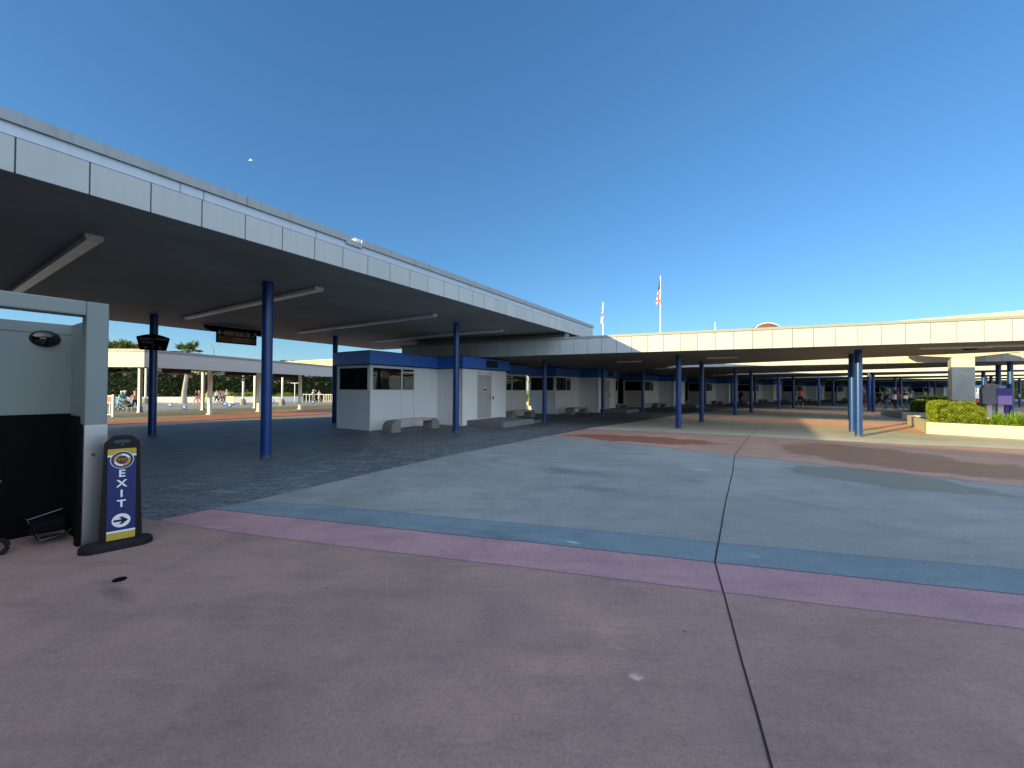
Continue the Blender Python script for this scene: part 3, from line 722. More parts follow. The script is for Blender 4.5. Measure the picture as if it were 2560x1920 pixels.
# mirror
dm = empty('dome_mirror', 'dark oval convex mirror on the back panel of the stall', 'mirror')
Pm = None
d = ray(113, 847); t_ = (-5.777 - .92) / (AN.x * d.x + AN.y * d.y); Pm = Vector((0, 0, EYE)) + d * t_
Tm = Matrix.Translation(Pm) @ frame_T((0, 0), -AD) @ Matrix.Rotation(R(-90), 4, 'X')
mb = MB(); mb.ball((0, 0, 0), (.112, .088, .065), 28, 12, half=True)
o = mb.build('mirror_face', 'dome', dm, smooth=True); o.data.transform(Tm)
mb = MB(); mb.tube([(0, 0, -.012), (0, 0, .006)], .117, 32); o = mb.build('rim', 'blackpl', dm, smooth=True); o.data.transform(Tm @ Matrix.Diagonal((1, .77, 1, 1)))
# wheelchair and folded cart inside
def lp(x, y, z): return Ts @ Vector((x, y, z))
wc = empty('wheelchair', 'dark wheelchair parked inside the stall at the left edge, one caster visible', 'wheelchair')
def wheel(mb, c, r, rt, ax, n=28):
    ring = []
    for k in range(n + 1):
        a = 2 * math.pi * k / n; ring.append(Vector(c) + (Vector(ax) * math.cos(a) + Vector((0, 0, 1)) * math.sin(a)) * r)
    mb.tube(ring, rt, 8, cap=False)
axw = (Ts.to_3x3() @ Vector((1, 0, 0)))
cw = lp(.66, -.36, .085)
mb = MB(); wheel(mb, cw, .066, .02, axw); mb.build('wheel', 'rubber', wc, smooth=True)
cw2 = lp(1.25, -.36, .29); mb = MB(); wheel(mb, cw2, .27, .022, axw); mb.build('wheel', 'rubber', wc, smooth=True)
mb = MB()
for y in (-.36, -.72):
    mb.tube([lp(.66, y, .09), lp(.66, y, .22), lp(.66, y, .32), lp(1.4, y, .36), lp(1.45, y, .9)], .013, 8)
    mb.tube([lp(.70, y, .32), lp(.68, y, .52), lp(1.42, y, .55)], .012, 8)
    mb.tube([lp(.64, y, .70), lp(1.42, y, .72)], .012, 8)
mb.tube([lp(1.45, -.36, .85), lp(1.45, -.72, .85)], .012, 8)
mb.build('frame', 'darkmetal', wc, smooth=True)
mb = MB(); mb.box(.70, 1.42, -.72, -.36, .5, .54, Ts); mb.box(1.40, 1.44, -.72, -.36, .54, .9, Ts); mb.build('seat', 'c_black', wc)
fc = empty('folded_cart', 'folded dark cart lying low inside the stall, metal bars catching light', 'cart')
mb = MB(); mb.tube([lp(.46, -.52, .27), lp(.40, -.30, .08), lp(.22, -.30, .10), lp(.18, -.34, .13)], .008, 8); mb.tube([lp(.44, -.6, .24), lp(.2, -.6, .30)], .008, 8)
mb.tube([lp(.40, -.30, .08), lp(.42, -.7, .12)], .008, 8); mb.build('frame', 'darkmetal', fc, smooth=True)
mb = MB(); mb.box(.2, .46, -.75, -.36, .12, .24, Ts); mb.build('bed', 'black', fc, bevel=.03)

# ------------------------------------------------------------------ exit sign
sg = empty('exit_sign', 'black portable exit sign with blue and gold face and right pointing arrow', 'sign')
Pc = G(292, 1368); sd = Vector((.69, .72)).normalized()
Tg0 = frame_T(Pc, sd); Tg = Tg0 @ Matrix.Translation((.026, 0, 0))            # local x to the right along the sign, local y away from viewer
def tp(x, z, y): return Tg @ Vector((x, y, z))
def extr(profile, y0, y1, T):
    n = len(profile); vs = [T @ Vector((x, y0, z)) for x, z in profile] + [T @ Vector((x, y1, z)) for x, z in profile]
    return vs, [tuple(range(n)), tuple(range(2 * n - 1, n - 1, -1))] + [(i, n + i, n + (i + 1) % n, (i + 1) % n) for i in range(n)]
# base
def oval(L, W, n=28):
    out = []
    r = W / 2
    for k in range(n):
        a = 2 * math.pi * k / n
        out.append(((L / 2 - r) * (1 if math.cos(a) > 0 else -1) + r * math.cos(a), r * math.sin(a)))
    return out
mb = MB(); rings = [(0.0, .0, 0), (0.0, .05, 1), (.02, .068, 2), (.05, .075, 3)]
pts = []
for ins, z, _ in rings: pts.append([Tg0 @ Vector((x * (1 - ins / .3), y * (1 - ins / .2), z)) for x, y in oval(.54, .25)])
n = 28; vs = [v for rg in pts for v in rg]
fs = [(i * n + k, i * n + (k + 1) % n, (i + 1) * n + (k + 1) % n, (i + 1) * n + k) for i in range(3) for k in range(n)] + [tuple(range(3 * n, 4 * n)), tuple(range(n - 1, -1, -1))]
mb.add(vs, fs); mb.build('base', 'rubber', sg, smooth=True)
# board: two side rails, bottom, and top with handle slot
zt = 1.095
def wid(z): return .158 - (z - .07) / (1.03) * .030
mb = MB()
prof = [(-wid(.07), .07), (wid(.07), .07), (wid(1.0), 1.0), (wid(1.0) - .004, 1.05), (.07, zt + .018), (0, zt + .024), (-.07, zt + .018), (-wid(1.0) + .004, 1.05), (-wid(1.0), 1.0)]
me = bpy.data.meshes.new('board'); bm = bmesh.new()
slot = []
for k in range(20):
    a = 2 * math.pi * k / 20; slot.append((.042 * (1 if math.cos(a) > 0 else -1) + .018 * math.cos(a), 1.055 + .018 * math.sin(a) + .006 * (1 - abs((.042 * (1 if math.cos(a) > 0 else -1)) / .06))))
ov = [bm.verts.new(Vector((x, -.03, z))) for x, z in prof]; iv = [bm.verts.new(Vector((x, -.03, z))) for x, z in slot]
eo = [bm.edges.new((ov[i], ov[(i + 1) % len(ov)])) for i in range(len(ov))]; ei = [bm.edges.new((iv[i], iv[(i + 1) % len(iv)])) for i in range(len(iv))]
bmesh.ops.triangle_fill(bm, use_beauty=True, edges=eo + ei)
r_ = bmesh.ops.extrude_face_region(bm, geom=list(bm.faces)); bmesh.ops.translate(bm, vec=(0, .06, 0), verts=[v for v in r_['geom'] if isinstance(v, bmesh.types.BMVert)])
bmesh.ops.recalc_face_normals(bm, faces=bm.faces); bm.to_mesh(me); bm.free(); me.transform(Tg); me.materials.append(M['blackpl'])
bo = bpy.data.objects.new('board', me); COL.objects.link(bo); bo.parent = sg
bv = bo.modifiers.new('bv', 'BEVEL'); bv.width = .006; bv.segments = 2; bv.limit_method = 'ANGLE'; bv.angle_limit = R(50)
mb = MB()
for s_ in (-1, 1):
    a0, a1 = s_ * (wid(.07) - .006), s_ * (wid(1.0) - .006)
    vs = [tp(a0 - .016 * s_, .07, -.042), tp(a0 + .005 * s_, .07, -.042), tp(a1 + .005 * s_, 1.0, -.042), tp(a1 - .014 * s_, 1.0, -.042),
          tp(a0 - .016 * s_, .07, -.02), tp(a0 + .005 * s_, .07, -.02), tp(a1 + .005 * s_, 1.0, -.02), tp(a1 - .014 * s_, 1.0, -.02)]
    mb.add(vs, [(0, 1, 2, 3), (7, 6, 5, 4), (0, 4, 5, 1), (1, 5, 6, 2), (2, 6, 7, 3), (3, 7, 4, 0)])
o = mb.build('side_rail', 'blackpl', sg)
bm = bmesh.new(); bm.from_mesh(o.data); bmesh.ops.recalc_face_normals(bm, faces=bm.faces); bm.to_mesh(o.data); bm.free()
mb = MB(); mb.ball((0, -.031, 1.022), .006, 8, 6); o = mb.build('rivet', 'chrome', sg, smooth=True); o.data.transform(Tg)
# face graphics, layered 1 mm apart (y negative is towards the viewer)
fg = empty('face_panel', None, None); del fg
gw = .104
def plate(name, x0, x1, z0, z1, y, mat, parent):
    mb = MB(); mb.box(x0, x1, y, y + .001, z0, z1, Tg); return mb.build(name, mat, parent)
face = plate('face_panel', -gw, gw, .085, .985, -.033, 'signblue', sg)
plate('gold_band', -gw, gw, .925, .985, -.0345, 'gold', face); plate('gold_band', -gw, gw, .085, .155, -.0345, 'gold', face)
plate('white_line', -gw, gw, .907, .925, -.0345, 'signwhite', face); plate('white_line', -gw, gw, .155, .173, -.0345, 'signwhite', face)
def disc(name, cx, cz, r0, r1, y, mat, parent, a0=0, a1=360, n=40):
    mb = MB(); vs = []
    for k in range(n + 1):
        a = R(a0 + (a1 - a0) * k / n); vs += [tp(cx + r0 * math.cos(a), cz + r0 * math.sin(a), y), tp(cx + r1 * math.cos(a), cz + r1 * math.sin(a), y)]
    mb.add(vs, [(2 * k, 2 * k + 1, 2 * k + 3, 2 * k + 2) for k in range(n)]); return mb.build(name, mat, parent)
lz = .873
disc('logo_ring', 0, lz, 0, .086, -.0352, 'signwhite', face); disc('logo_ground', 0, lz, 0, .081, -.0362, 'signblue', face)
disc('logo_arc', 0, lz, .042, .062, -.0372, 'gold', face, 95, 200); disc('logo_arc', 0, lz, .042, .062, -.0372, 'signwhite', face, 200, 275)
disc('logo_arc', 0, lz, .042, .062, -.0372, 'gold', face, 275, 380); disc('logo_arc', 0, lz, .042, .062, -.0372, 'signwhite', face, 20, 95)
disc('logo_core', 0, lz, 0, .038, -.0380, 'c_brownhair', face)
def face_T(x, z, y): return Tg @ Matrix.Translation((x, y, z)) @ Matrix.Rotation(R(90), 4, 'X')
text_mesh('logo_lettering', 'TTC', .034, face_T(0, lz, -.0388), 'orange', face, .0004, bold=.0012)
for ch, z in zip('EXIT', (.735, .635, .535, .435)):
    text_mesh('lettering', ch, .098, face_T(0, z, -.0355), 'signwhite', face, .0004, sx=1.04, bold=.0026)
disc('arrow_disc', 0, .270, 0, .068, -.0352, 'signwhite', face)
mb = MB(); ar = [(-.055, .011), (.005, .011), (-.016, .036), (.010, .036), (.052, 0), (.010, -.036), (-.016, -.036), (.005, -.011), (-.055, -.011)]
mb.add([tp(x, .270 + z, -.0365) for x, z in ar], [(0, 8, 7, 1), (1, 7, 4), (1, 4, 3, 2), (7, 6, 5, 4)]); mb.build('arrow', 'c_black', face)

# ------------------------------------------------------------------ sign on the dark column, and the hanging sign
Pq = G(380, 1089); sdir = Vector((.80, .60)); sdir = AD.lerp(Vector((1, 0)), .35).normalized()
toward = Vector((sdir.y, -sdir.x))
cs = empty('direction_sign', 'black fan shaped direction sign clamped to the dark left column', 'sign')
Tc = frame_T(Pq + toward * .13, sdir)
zc = zat(Pq, 866); zu = zat(Pq, 838)
H = zat(Pq, 836) - zat(Pq, 877); zb = zat(Pq, 876)
prof = [(-.30, zb + .02), (.30, zb - .02)]
top = [(.42 - .84 * k / 10, zb + H * (.80 + .20 * math.sin(math.pi * k / 10)) - .02) for k in range(11)]
vs, fs = extr([(-.33, zb), (.33, zb)] + top, -.03, .03, Tc); mb = MB(); mb.add(vs, fs); o = mb.build('sign_panel', 'black', cs)
bm = bmesh.new(); bm.from_mesh(o.data); bmesh.ops.recalc_face_normals(bm, faces=bm.faces); bm.to_mesh(o.data); bm.free()
mb = MB(); mb.box(-.004, .004, -.034, -.03, zb + .05, zb + H * .72, Tc); mb.build('divider', 'dimwhite', cs)
def cT(x, z): return Tc @ Matrix.Translation((x, -.034, z)) @ Matrix.Rotation(R(90), 4, 'X')
text_mesh('lettering', 'BUSES', .105, cT(-.19, zb + H * .66), 'dimwhite', cs); text_mesh('lettering', 'TRAM', .10, cT(-.17, zb + H * .44), 'dimwhite', cs)
text_mesh('lettering', 'TRAMS', .10, cT(.19, zb + H * .66), 'dimwhite', cs)
mb = MB()
for x, f in ((-.17, -1), (.17, 1)):
    Ta = Tc @ Matrix.Translation((x, -.034, zb + .075)) @ Matrix.Rotation(R(0 if f > 0 else -90), 4, 'Y')
    mb.box(-.006, .006, -.001, .001, -.04, .04, Ta)
    mb.box(-.006, .006, -.001, .001, -.045, 0, Ta @ Matrix.Translation((0, 0, .04)) @ Matrix.Rotation(R(45), 4, 'Y')); mb.box(-.006, .006, -.001, .001, -.045, 0, Ta @ Matrix.Translation((0, 0, .04)) @ Matrix.Rotation(R(-45), 4, 'Y'))
mb.build('arrow', 'dimwhite', cs)
hs = empty('hanging_sign', 'black and ochre sign with pictograms hanging from the big canopy rear edge', 'sign')
def onP(u, noff):
    d = ray(u, 850); t = noff / (AN.x * d.x + AN.y * d.y); return Vector((d.x * t, d.y * t))
h0, h1 = onP(541, -18.2), onP(640, -18.2); Th = frame_T(h0, AD); LW = (h1 - h0).length
zb1 = zat(h0, 855.5); zt1 = 4.01
mb = MB(); mb.box(0, LW, -.05, .05, zb1, zt1, Th)
mb.build('sign_panel', 'black', hs)
ex = .42
for s_, x0 in ((-1, 0), (1, LW)):
    prof = [(x0, zt1), (x0 + s_ * ex, zt1)] + [(x0 + s_ * ex * (1 - .5 * (1 - math.cos(a))) , zt1 - .17 * math.sin(a) - .02) for a in [math.pi / 2 * k / 6 for k in range(1, 7)]] + [(x0, zt1 - .24)]
    vs, fs = extr(prof, -.045, .045, Th); mb = MB(); mb.add(vs, fs); o = mb.build('bracket', 'black', hs)
    bm = bmesh.new(); bm.from_mesh(o.data); bmesh.ops.recalc_face_normals(bm, faces=bm.faces); bm.to_mesh(o.data); bm.free()
Hh = zt1 - zb1
mb = MB(); mb.box(.03, LW - .03, -.053, -.05, zb1 + .04, zb1 + Hh * .42, Th); mb.build('ochre_strip', 'goldstrip', hs)
mb = MB(); mb.box(.5, LW - .25, -.056, -.053, zb1 + Hh * .13, zb1 + Hh * .17, Th); mb.box(.55, LW - .3, -.056, -.053, zb1 + Hh * .27, zb1 + Hh * .33, Th); mb.build('text_line', 'dimwhite', hs)
zpk = zb1 + Hh * .62; sq = .105
for fx in (.235, .34, .485, .60, .77):
    mb = MB(); mb.box(LW * fx - sq, LW * fx + sq, -.054, -.05, zpk - sq, zpk + sq, Th); pk = mb.build('pictogram', 'rustred', hs)
    mb = MB(); mb.box(LW * fx - sq * .6, LW * fx + sq * .6, -.057, -.054, zpk - sq * .45, zpk + sq * .3, Th); mb.box(LW * fx - sq * .5, LW * fx - sq * .2, -.057, -.054, zpk - sq * .75, zpk - sq * .5, Th); mb.box(LW * fx + sq * .2, LW * fx + sq * .5, -.057, -.054, zpk - sq * .75, zpk - sq * .5, Th)
    mb.build('symbol', 'dimwhite', pk)
mb = MB(); mb.box(LW * .688, LW * .694, -.054, -.05, zpk - .14, zpk + .14, Th); mb.build('divider', 'dimwhite', hs)
for fx, rot in ((.10, -90), (.93, 45)):
    mb = MB(); Ta = Th @ Matrix.Translation((LW * fx, -.055, zpk)) @ Matrix.Rotation(R(rot), 4, 'Y')
    mb.box(-.014, .014, -.001, .001, -.12, .12, Ta)
    mb.box(-.014, .014, -.001, .001, -.13, 0, Ta @ Matrix.Translation((0, 0, .12)) @ Matrix.Rotation(R(45), 4, 'Y')); mb.box(-.014, .014, -.001, .001, -.13, 0, Ta @ Matrix.Translation((0, 0, .12)) @ Matrix.Rotation(R(-45), 4, 'Y'))
    mb.build('arrow', 'lamph', hs)

# ------------------------------------------------------------------ concrete beamway
def beamway(pts, w, z0, z1, name, label, mat='beam'):
    t = empty(name, label, 'concrete beam')
    mb = MB(); P = [Vector(p) for p in pts]
    L = []; Rr = []
    for i, p in enumerate(P):
        d = (P[min(i + 1, len(P) - 1)] - P[max(0, i - 1)]).normalized(); n = Vector((-d.y, d.x)) * w / 2; L.append(p + n); Rr.append(p - n)
    for i in range(len(P) - 1):
        for za, zb_, k in ((z0, z0 + .22, 1.0), (z0 + .22, z1 - .25, .72), (z1 - .25, z1, 1.0)):
            def q(a, s): return P[a] + (s[a] - P[a]) * k
            c = [q(i, L), q(i + 1, L), q(i + 1, Rr), q(i, Rr)]
            mb.prism([(v.x, v.y) for v in c], za, zb_)
    mb.build('beam', mat, t); return t
BS = 1.045
bp = V2([(31, 8), (25.6, 13), (20.2, 18.2), (15, 23.3), (10, 27.9), (4, 32.0), (-2, 35.7), (-11, 41.3), (-20.8, 47.0), (-31.9, 53.8), (-60, 70)])
bp = [p * BS for p in bp]
bw = beamway(bp, .75, 3.96, 5.155, 'monorail_beam', 'tan concrete track beam passing over the low canopies, seen far left and far right')
pm = empty('beam_pillar', 'square concrete pillar with tapered head rising behind the clipped hedges', 'pillar')
Tp = frame_T((20.2 * BS, 18.2 * BS), (.79, -.61))
MB().box(-.375, .375, -.375, .375, 0, 3.23, Tp).build('shaft', 'pillar', pm, bevel=.03)
vs, fs = extr([(-.40, 3.23), (.40, 3.23), (1.80, 3.39), (1.80, 3.5), (.5, 3.95), (-.5, 3.95), (-1.80, 3.5), (-1.80, 3.39)], -.4, .4, Tp)
mb = MB(); mb.add(vs, fs); o = mb.build('head', 'beam', pm)
bm = bmesh.new(); bm.from_mesh(o.data); bmesh.ops.recalc_face_normals(bm, faces=bm.faces); bm.to_mesh(o.data); bm.free()

# ------------------------------------------------------------------ foliage helpers
def leaves(mb, pts, size, n_each=1, flat=0, up=.3):
    for p in pts:
        s = size * random.uniform(.6, 1.35)
        nrm = Vector((random.gauss(0, 1), random.gauss(0, 1), random.gauss(0, 1) + up)).normalized()
        a = nrm.orthogonal().normalized(); a.rotate(Matrix.Rotation(random.uniform(0, 6.28), 3, nrm)); b = nrm.cross(a)
        mb.add([p - a * s, p - b * s * .5, p + a * s, p + b * s * .5], [(0, 1, 2, 3)])
def box_hedge(name, label, poly, z0, z1, n, size, mat='leafh', round_=.12, group=None, inner='leafd'):
    t = empty(name, label, 'hedge', (0, 0, 0), 0, group)
    N = len(poly); pl = [Vector(p) for p in poly]; c = sum(pl, Vector((0, 0))) / N
    per = [(pl[i], pl[(i + 1) % N]) for i in range(N)]; Ls = [(b - a).length for a, b in per]; tot = sum(Ls)
    area = abs(sum(pl[i].x * pl[(i + 1) % N].y - pl[(i + 1) % N].x * pl[i].y for i in range(N)) / 2)
    side = tot * (z1 - z0); mb = MB(); pts = []
    tri = [(pl[0], pl[i], pl[i + 1]) for i in range(1, N - 1)]; tw = [abs((b - a).x * (c_.y - a.y) - (b - a).y * (c_.x - a.x)) / 2 for a, b, c_ in tri]
    for _ in range(n):
        if random.random() < side / (side + area):
            r = random.uniform(0, tot); i = 0
            while r > Ls[i] and i < N - 1: r -= Ls[i]; i += 1
            p = per[i][0].lerp(per[i][1], r / Ls[i]); z = random.uniform(z0, z1)
        else:
            a, b, c2 = random.choices(tri, tw)[0]; u, v = random.random(), random.random()
            if u + v > 1: u, v = 1 - u, 1 - v
            p = a + (b - a) * u + (c2 - a) * v; z = z1
        nz = noise.noise(Vector((p.x * 1.7, p.y * 1.7, z * 1.7))) * .10
        ed = max(0, z - (z1 - round_)) / round_ if round_ else 0
        q = c + (p - c) * (1 - .04 * ed * ed + nz * .15)
        dd = min([abs((q - a).cross((b - a).normalized())) if False else abs((q.x - a.x) * (b - a).normalized().y - (q.y - a.y) * (b - a).normalized().x) for a, b in per])
        if z >= z1 - 1e-6 and dd < round_: z -= round_ * (1 - dd / round_) ** 2 * .8
        if random.random() < .07: q = c + (q - c) * random.uniform(1.02, 1.06); z += random.uniform(0, .06)
        pts.append(Vector((q.x, q.y, z + nz + random.uniform(-.04, .02))))
    leaves(mb, pts, size); mb.build('leaf_shell', mat, t)
    ins = [c + (p - c) * .93 for p in pl]; MB().prism([tuple(p) for p in ins], z0, z1 - .07).build('core', inner, t)
    return t
def tree(name, label, P, z0, h, cr, n, size, mat='leaft', group=None, trunk_r=.2, cat='tree', squash=.75):
    t = empty(name, label, cat, (P[0], P[1], z0), 0, group)
    mb = MB(); mb.tube([(0, 0, 0), (.1, .05, h * .3), (.0, .1, h * .6), (.1, 0, h * .8)], [trunk_r, trunk_r * .8, trunk_r * .6, trunk_r * .3], 8)
    for k in range(5):
        a = k * 1.3; mb.tube([(0, 0, h * .45), (math.cos(a) * cr * .4, math.sin(a) * cr * .4, h * .65), (math.cos(a) * cr * .7, math.sin(a) * cr * .7, h * .8)], [trunk_r * .5, trunk_r * .35, trunk_r * .12], 6)
    mb.build('trunk', 'bark', t, smooth=True)
    cl = [(Vector((random.uniform(-1, 1) * cr * .7, random.uniform(-1, 1) * cr * .7, h * .78 + random.uniform(-.5, .6) * cr * squash * .6)), random.uniform(.25, .5) * cr) for _ in range(16)]
    pts = []
    for _ in range(n):
        c, r = random.choice(cl); v = Vector((random.gauss(0, 1), random.gauss(0, 1), random.gauss(0, 1) * squash)).normalized() * r * random.uniform(.6, 1.05)
        pts.append(c + v)
    mb = MB(); leaves(mb, pts, size); mb.build('crown', mat, t)
    return t

# planter on the right
def wall_ring(poly, w, z0, z1, name, label, mat='yconc'):
    t = empty(name, label, 'planter'); pl = [Vector(p) for p in poly]; N = len(pl); c = sum(pl, Vector((0, 0))) / N
    mb = MB()
    for i in range(N):
        a, b = pl[i], pl[(i + 1) % N]
        def inn(p, k):
            q0, q1, q2 = pl[(k - 1) % N], pl[k], pl[(k + 1) % N]
            d1 = (q1 - q0).normalized(); d2 = (q2 - q1).normalized(); bis = (Vector((-d1.y, d1.x)) + Vector((-d2.y, d2.x))).normalized()
            s = w / max(.3, bis.dot(Vector((-d1.y, d1.x)))); q = q1 + bis * s
            return q if (q - c).length < (q1 - c).length else q1 - bis * s
        ai, bi = inn(a, i), inn(b, (i + 1) % N)
        mb.prism([tuple(a), tuple(b), tuple(bi), tuple(ai)], z0, z1)
    mb.build('wall', mat, t); MB().prism([tuple(c + (p - c) * .97) for p in pl], z0 + .01, z1 - .05).build('soil', 'soil', t)
    return t
PP = [(15.94, 15.58), (17.46, 13.82), (22.5, 8.9), (28, 13.2), (19.72, 20.24)]
PP = [(15.94, 15.58), (17.46, 13.82), (22.3, 8.4), (29, 12.5), (19.72, 20.24)]
wall_ring(PP, .22, 0, .435, 'planter', 'cream concrete planter wall with clipped hedges at the right')
wall_ring([(23.07, 23.95), (26.5, 21.0), (30, 24.5), (25.5, 28)], .22, 0, .40, 'planter', 'smaller shaded planter behind the cream one')
hz = .39
a0 = G(2350, 1057.5, hz); a1 = G(2466, 1061, hz)
dv = (a1 - a0); nv = Vector((-dv.y, dv.x)).normalized()
if nv.y < 0: nv = -nv
box_hedge('box_hedge', 'clipped square hedge nearest in the cream planter', [a0, a1, a1 + nv * 1.0, a0 + nv * 1.0], hz, zat(a0, 1019), 9000, .032, round_=.10, group='clipped hedges')
b0 = G(2318, 1049, hz); b1 = G(2335, 1058, hz)
box_hedge('box_hedge', 'taller clipped hedge with rounded corner behind the nearest one', [b0, b1 + Vector((.1, 0)), at(2440, 17.0), at(2436, 18.0), at(2318, 18.4)], hz, zat(b0, 1004), 11000, .034, round_=.18, group='clipped hedges')
c0_, c1_ = at(2275, 24.6), at(2400, 22.9)
box_hedge('box_hedge', 'flat topped far hedge whose top alone is sunlit, on the shaded planter', [c0_, c1_, at(2410, 25.5), at(2290, 27.5)], .35, zat(c0_, 1003), 9000, .045, round_=.05, group='clipped hedges')
box_hedge('box_hedge', 'sunlit top of the hedge farthest back, above the flat topped one', [at(2292, 27.8), at(2385, 26.2), at(2390, 28.2), at(2300, 29.6)], .35, 1.28, 5000, .05, round_=.05, group='clipped hedges')
# strap leaved plants
def strap(P, z, r, n, label):
    t = empty('strap_plant', label, 'plant', (P[0], P[1], z), 0, 'strap leaved plants'); mb = MB()
    for _ in range(n):
        a = random.uniform(0, 6.28); L = r * random.uniform(.6, 1.15); lean = random.uniform(.25, 1.0); x0, y0 = random.uniform(-.12, .12), random.uniform(-.12, .12)
        pts = []
        for k in range(6):
            u = k / 5; pts.append(Vector((x0 + math.cos(a) * L * lean * u, y0 + math.sin(a) * L * lean * u, L * (1.15 * u - .85 * lean * u * u))))
        wv = Vector((-math.sin(a), math.cos(a), 0)); vs = []
        for k, p in enumerate(pts):
            w = .016 * (1 - (k / 5) ** 2) + .002; vs += [p - wv * w, p + wv * w]
        mb.add(vs, [(2 * k, 2 * k + 1, 2 * k + 3, 2 * k + 2) for k in range(5)])
    mb.build('leaf_blades', 'leafs', t)
for k, (u, v) in enumerate([(2490, 1064), (2515, 1066), (2542, 1067), (2572, 1069), (2500, 1056), (2530, 1057), (2560, 1058), (2590, 1062)]):
    P = G(u, v, hz)
    strap(P, hz, .5, 90, ['strap leaved plant right against the nearest clipped hedge', 'front strap leaved plant second from the hedge', 'front strap leaved plant third from the hedge', 'front strap leaved plant cut by the right edge of the photo',
          'rear strap leaved plant nearest the purple box legs', 'rear strap leaved plant in front of the lit blue column', 'rear strap leaved plant right of the lit blue column', 'strap leaved plant just outside the right edge'][k])

# purple collection box
P = at(2487, 19.4); pb = empty('collection_box', 'round topped grey and purple box on two pale legs behind the strap plants', 'collection box')
ddir = Vector((.80, -.60)); Tx = frame_T(P, ddir)
z0b, z1b = zat(P, 1010), zat(P, 960)
arc = [(-.46 + 0, z0b), (.10, z0b)]
rr = .30; cxa, cza = -.16, z1b - rr * 1.05
arc += [(cxa + rr * math.cos(R(a)), cza + rr * math.sin(R(a))) for a in range(0, 181, 15)]
prof = [(-.44, z0b), (.18, z0b), (.18, cza)] + [(cxa + .02 + .32 * math.cos(R(a)), cza + .32 * math.sin(R(a))) for a in range(0, 181, 12)] + [(-.46, cza)]
vs, fs = extr(prof, -.26, .26, Tx); mb = MB(); mb.add(vs, fs); o = mb.build('drum', 'greyp', pb)
bm = bmesh.new(); bm.from_mesh(o.data); bmesh.ops.recalc_face_normals(bm, faces=bm.faces); bm.to_mesh(o.data); bm.free()
vs, fs = extr([(cxa + .02 + .325 * math.cos(R(a)), cza + .325 * math.sin(R(a))) for a in range(20, 141, 12)] + [(cxa + .02 + .30 * math.cos(R(a)), cza + .30 * math.sin(R(a))) for a in range(140, 19, -12)], -.27, .27, Tx)
mb = MB(); mb.add(vs, fs); o = mb.build('top_trim', 'tan', pb); bm = bmesh.new(); bm.from_mesh(o.data); bmesh.ops.recalc_face_normals(bm, faces=bm.faces); bm.to_mesh(o.data); bm.free()
zm = z0b + (z1b - z0b) * .42
mb = MB(); mb.box(.02, .46, -.30, .28, zm, z0b + (z1b - z0b) * .78, Tx); mb.build('upper_panel', 'purple', pb, bevel=.01)
mb = MB(); mb.box(.02, .46, -.30, .28, z0b - .02, zm, Tx); mb.build('lower_panel', 'lilac', pb, bevel=.01)
for x in (-.20, .16):
    mb = MB(); mb.box(x - .09, x + .09, -.10, .10, .36, z0b - .01, Tx); mb.build('leg', 'pinkleg', pb, bevel=.01)
mb = MB(); mb.box(.3, .44, .0, .2, .36, z0b - .02, Tx); mb.build('rear_leg', 'purple', pb)
for u, v, dist, lb in ((2422, 980, 22.5, 'cream yellow post beside the concrete pillar, left one'), (2427, 988, 24.5, 'shorter cream yellow post right of the first')):
    P = at(u, dist); t = empty('yellow_post', lb, 'post', (P.x, P.y, 0), 0, 'cream yellow posts'); MB().cyl(0, 0, 0, zat(P, v), .045, 14).build('post', 'yellow', t, smooth=True)
    MB().ball((0, 0, zat(P, v)), .045, 12, 4, half=True).build('cap', 'yellow', t, smooth=True)
P = at(2440, 27.5); rc = empty('covered_cart', 'low cart with rounded red cover seen behind the clipped hedge', 'cart', (P.x, P.y, 0), R(-35))
mb = MB(); mb.ball((0, 0, zat(P, 1006)), (.42, .28, .26), 20, 8, half=True); mb.build('cover', 'red', rc, smooth=True)
MB().box(-.4, .4, -.26, .26, .3, zat(P, 1006) - .002).build('body', 'c_black', rc, bevel=.03)
for x in (-.28, .28):
    mb = MB(); ring = [Vector((x + .14 * math.cos(a), -.28, .16 + .14 * math.sin(a))) for a in [6.2832 * k / 16 for k in range(17)]]; mb.tube(ring, .025, 6, cap=False); mb.build('wheel', 'rubber', rc)

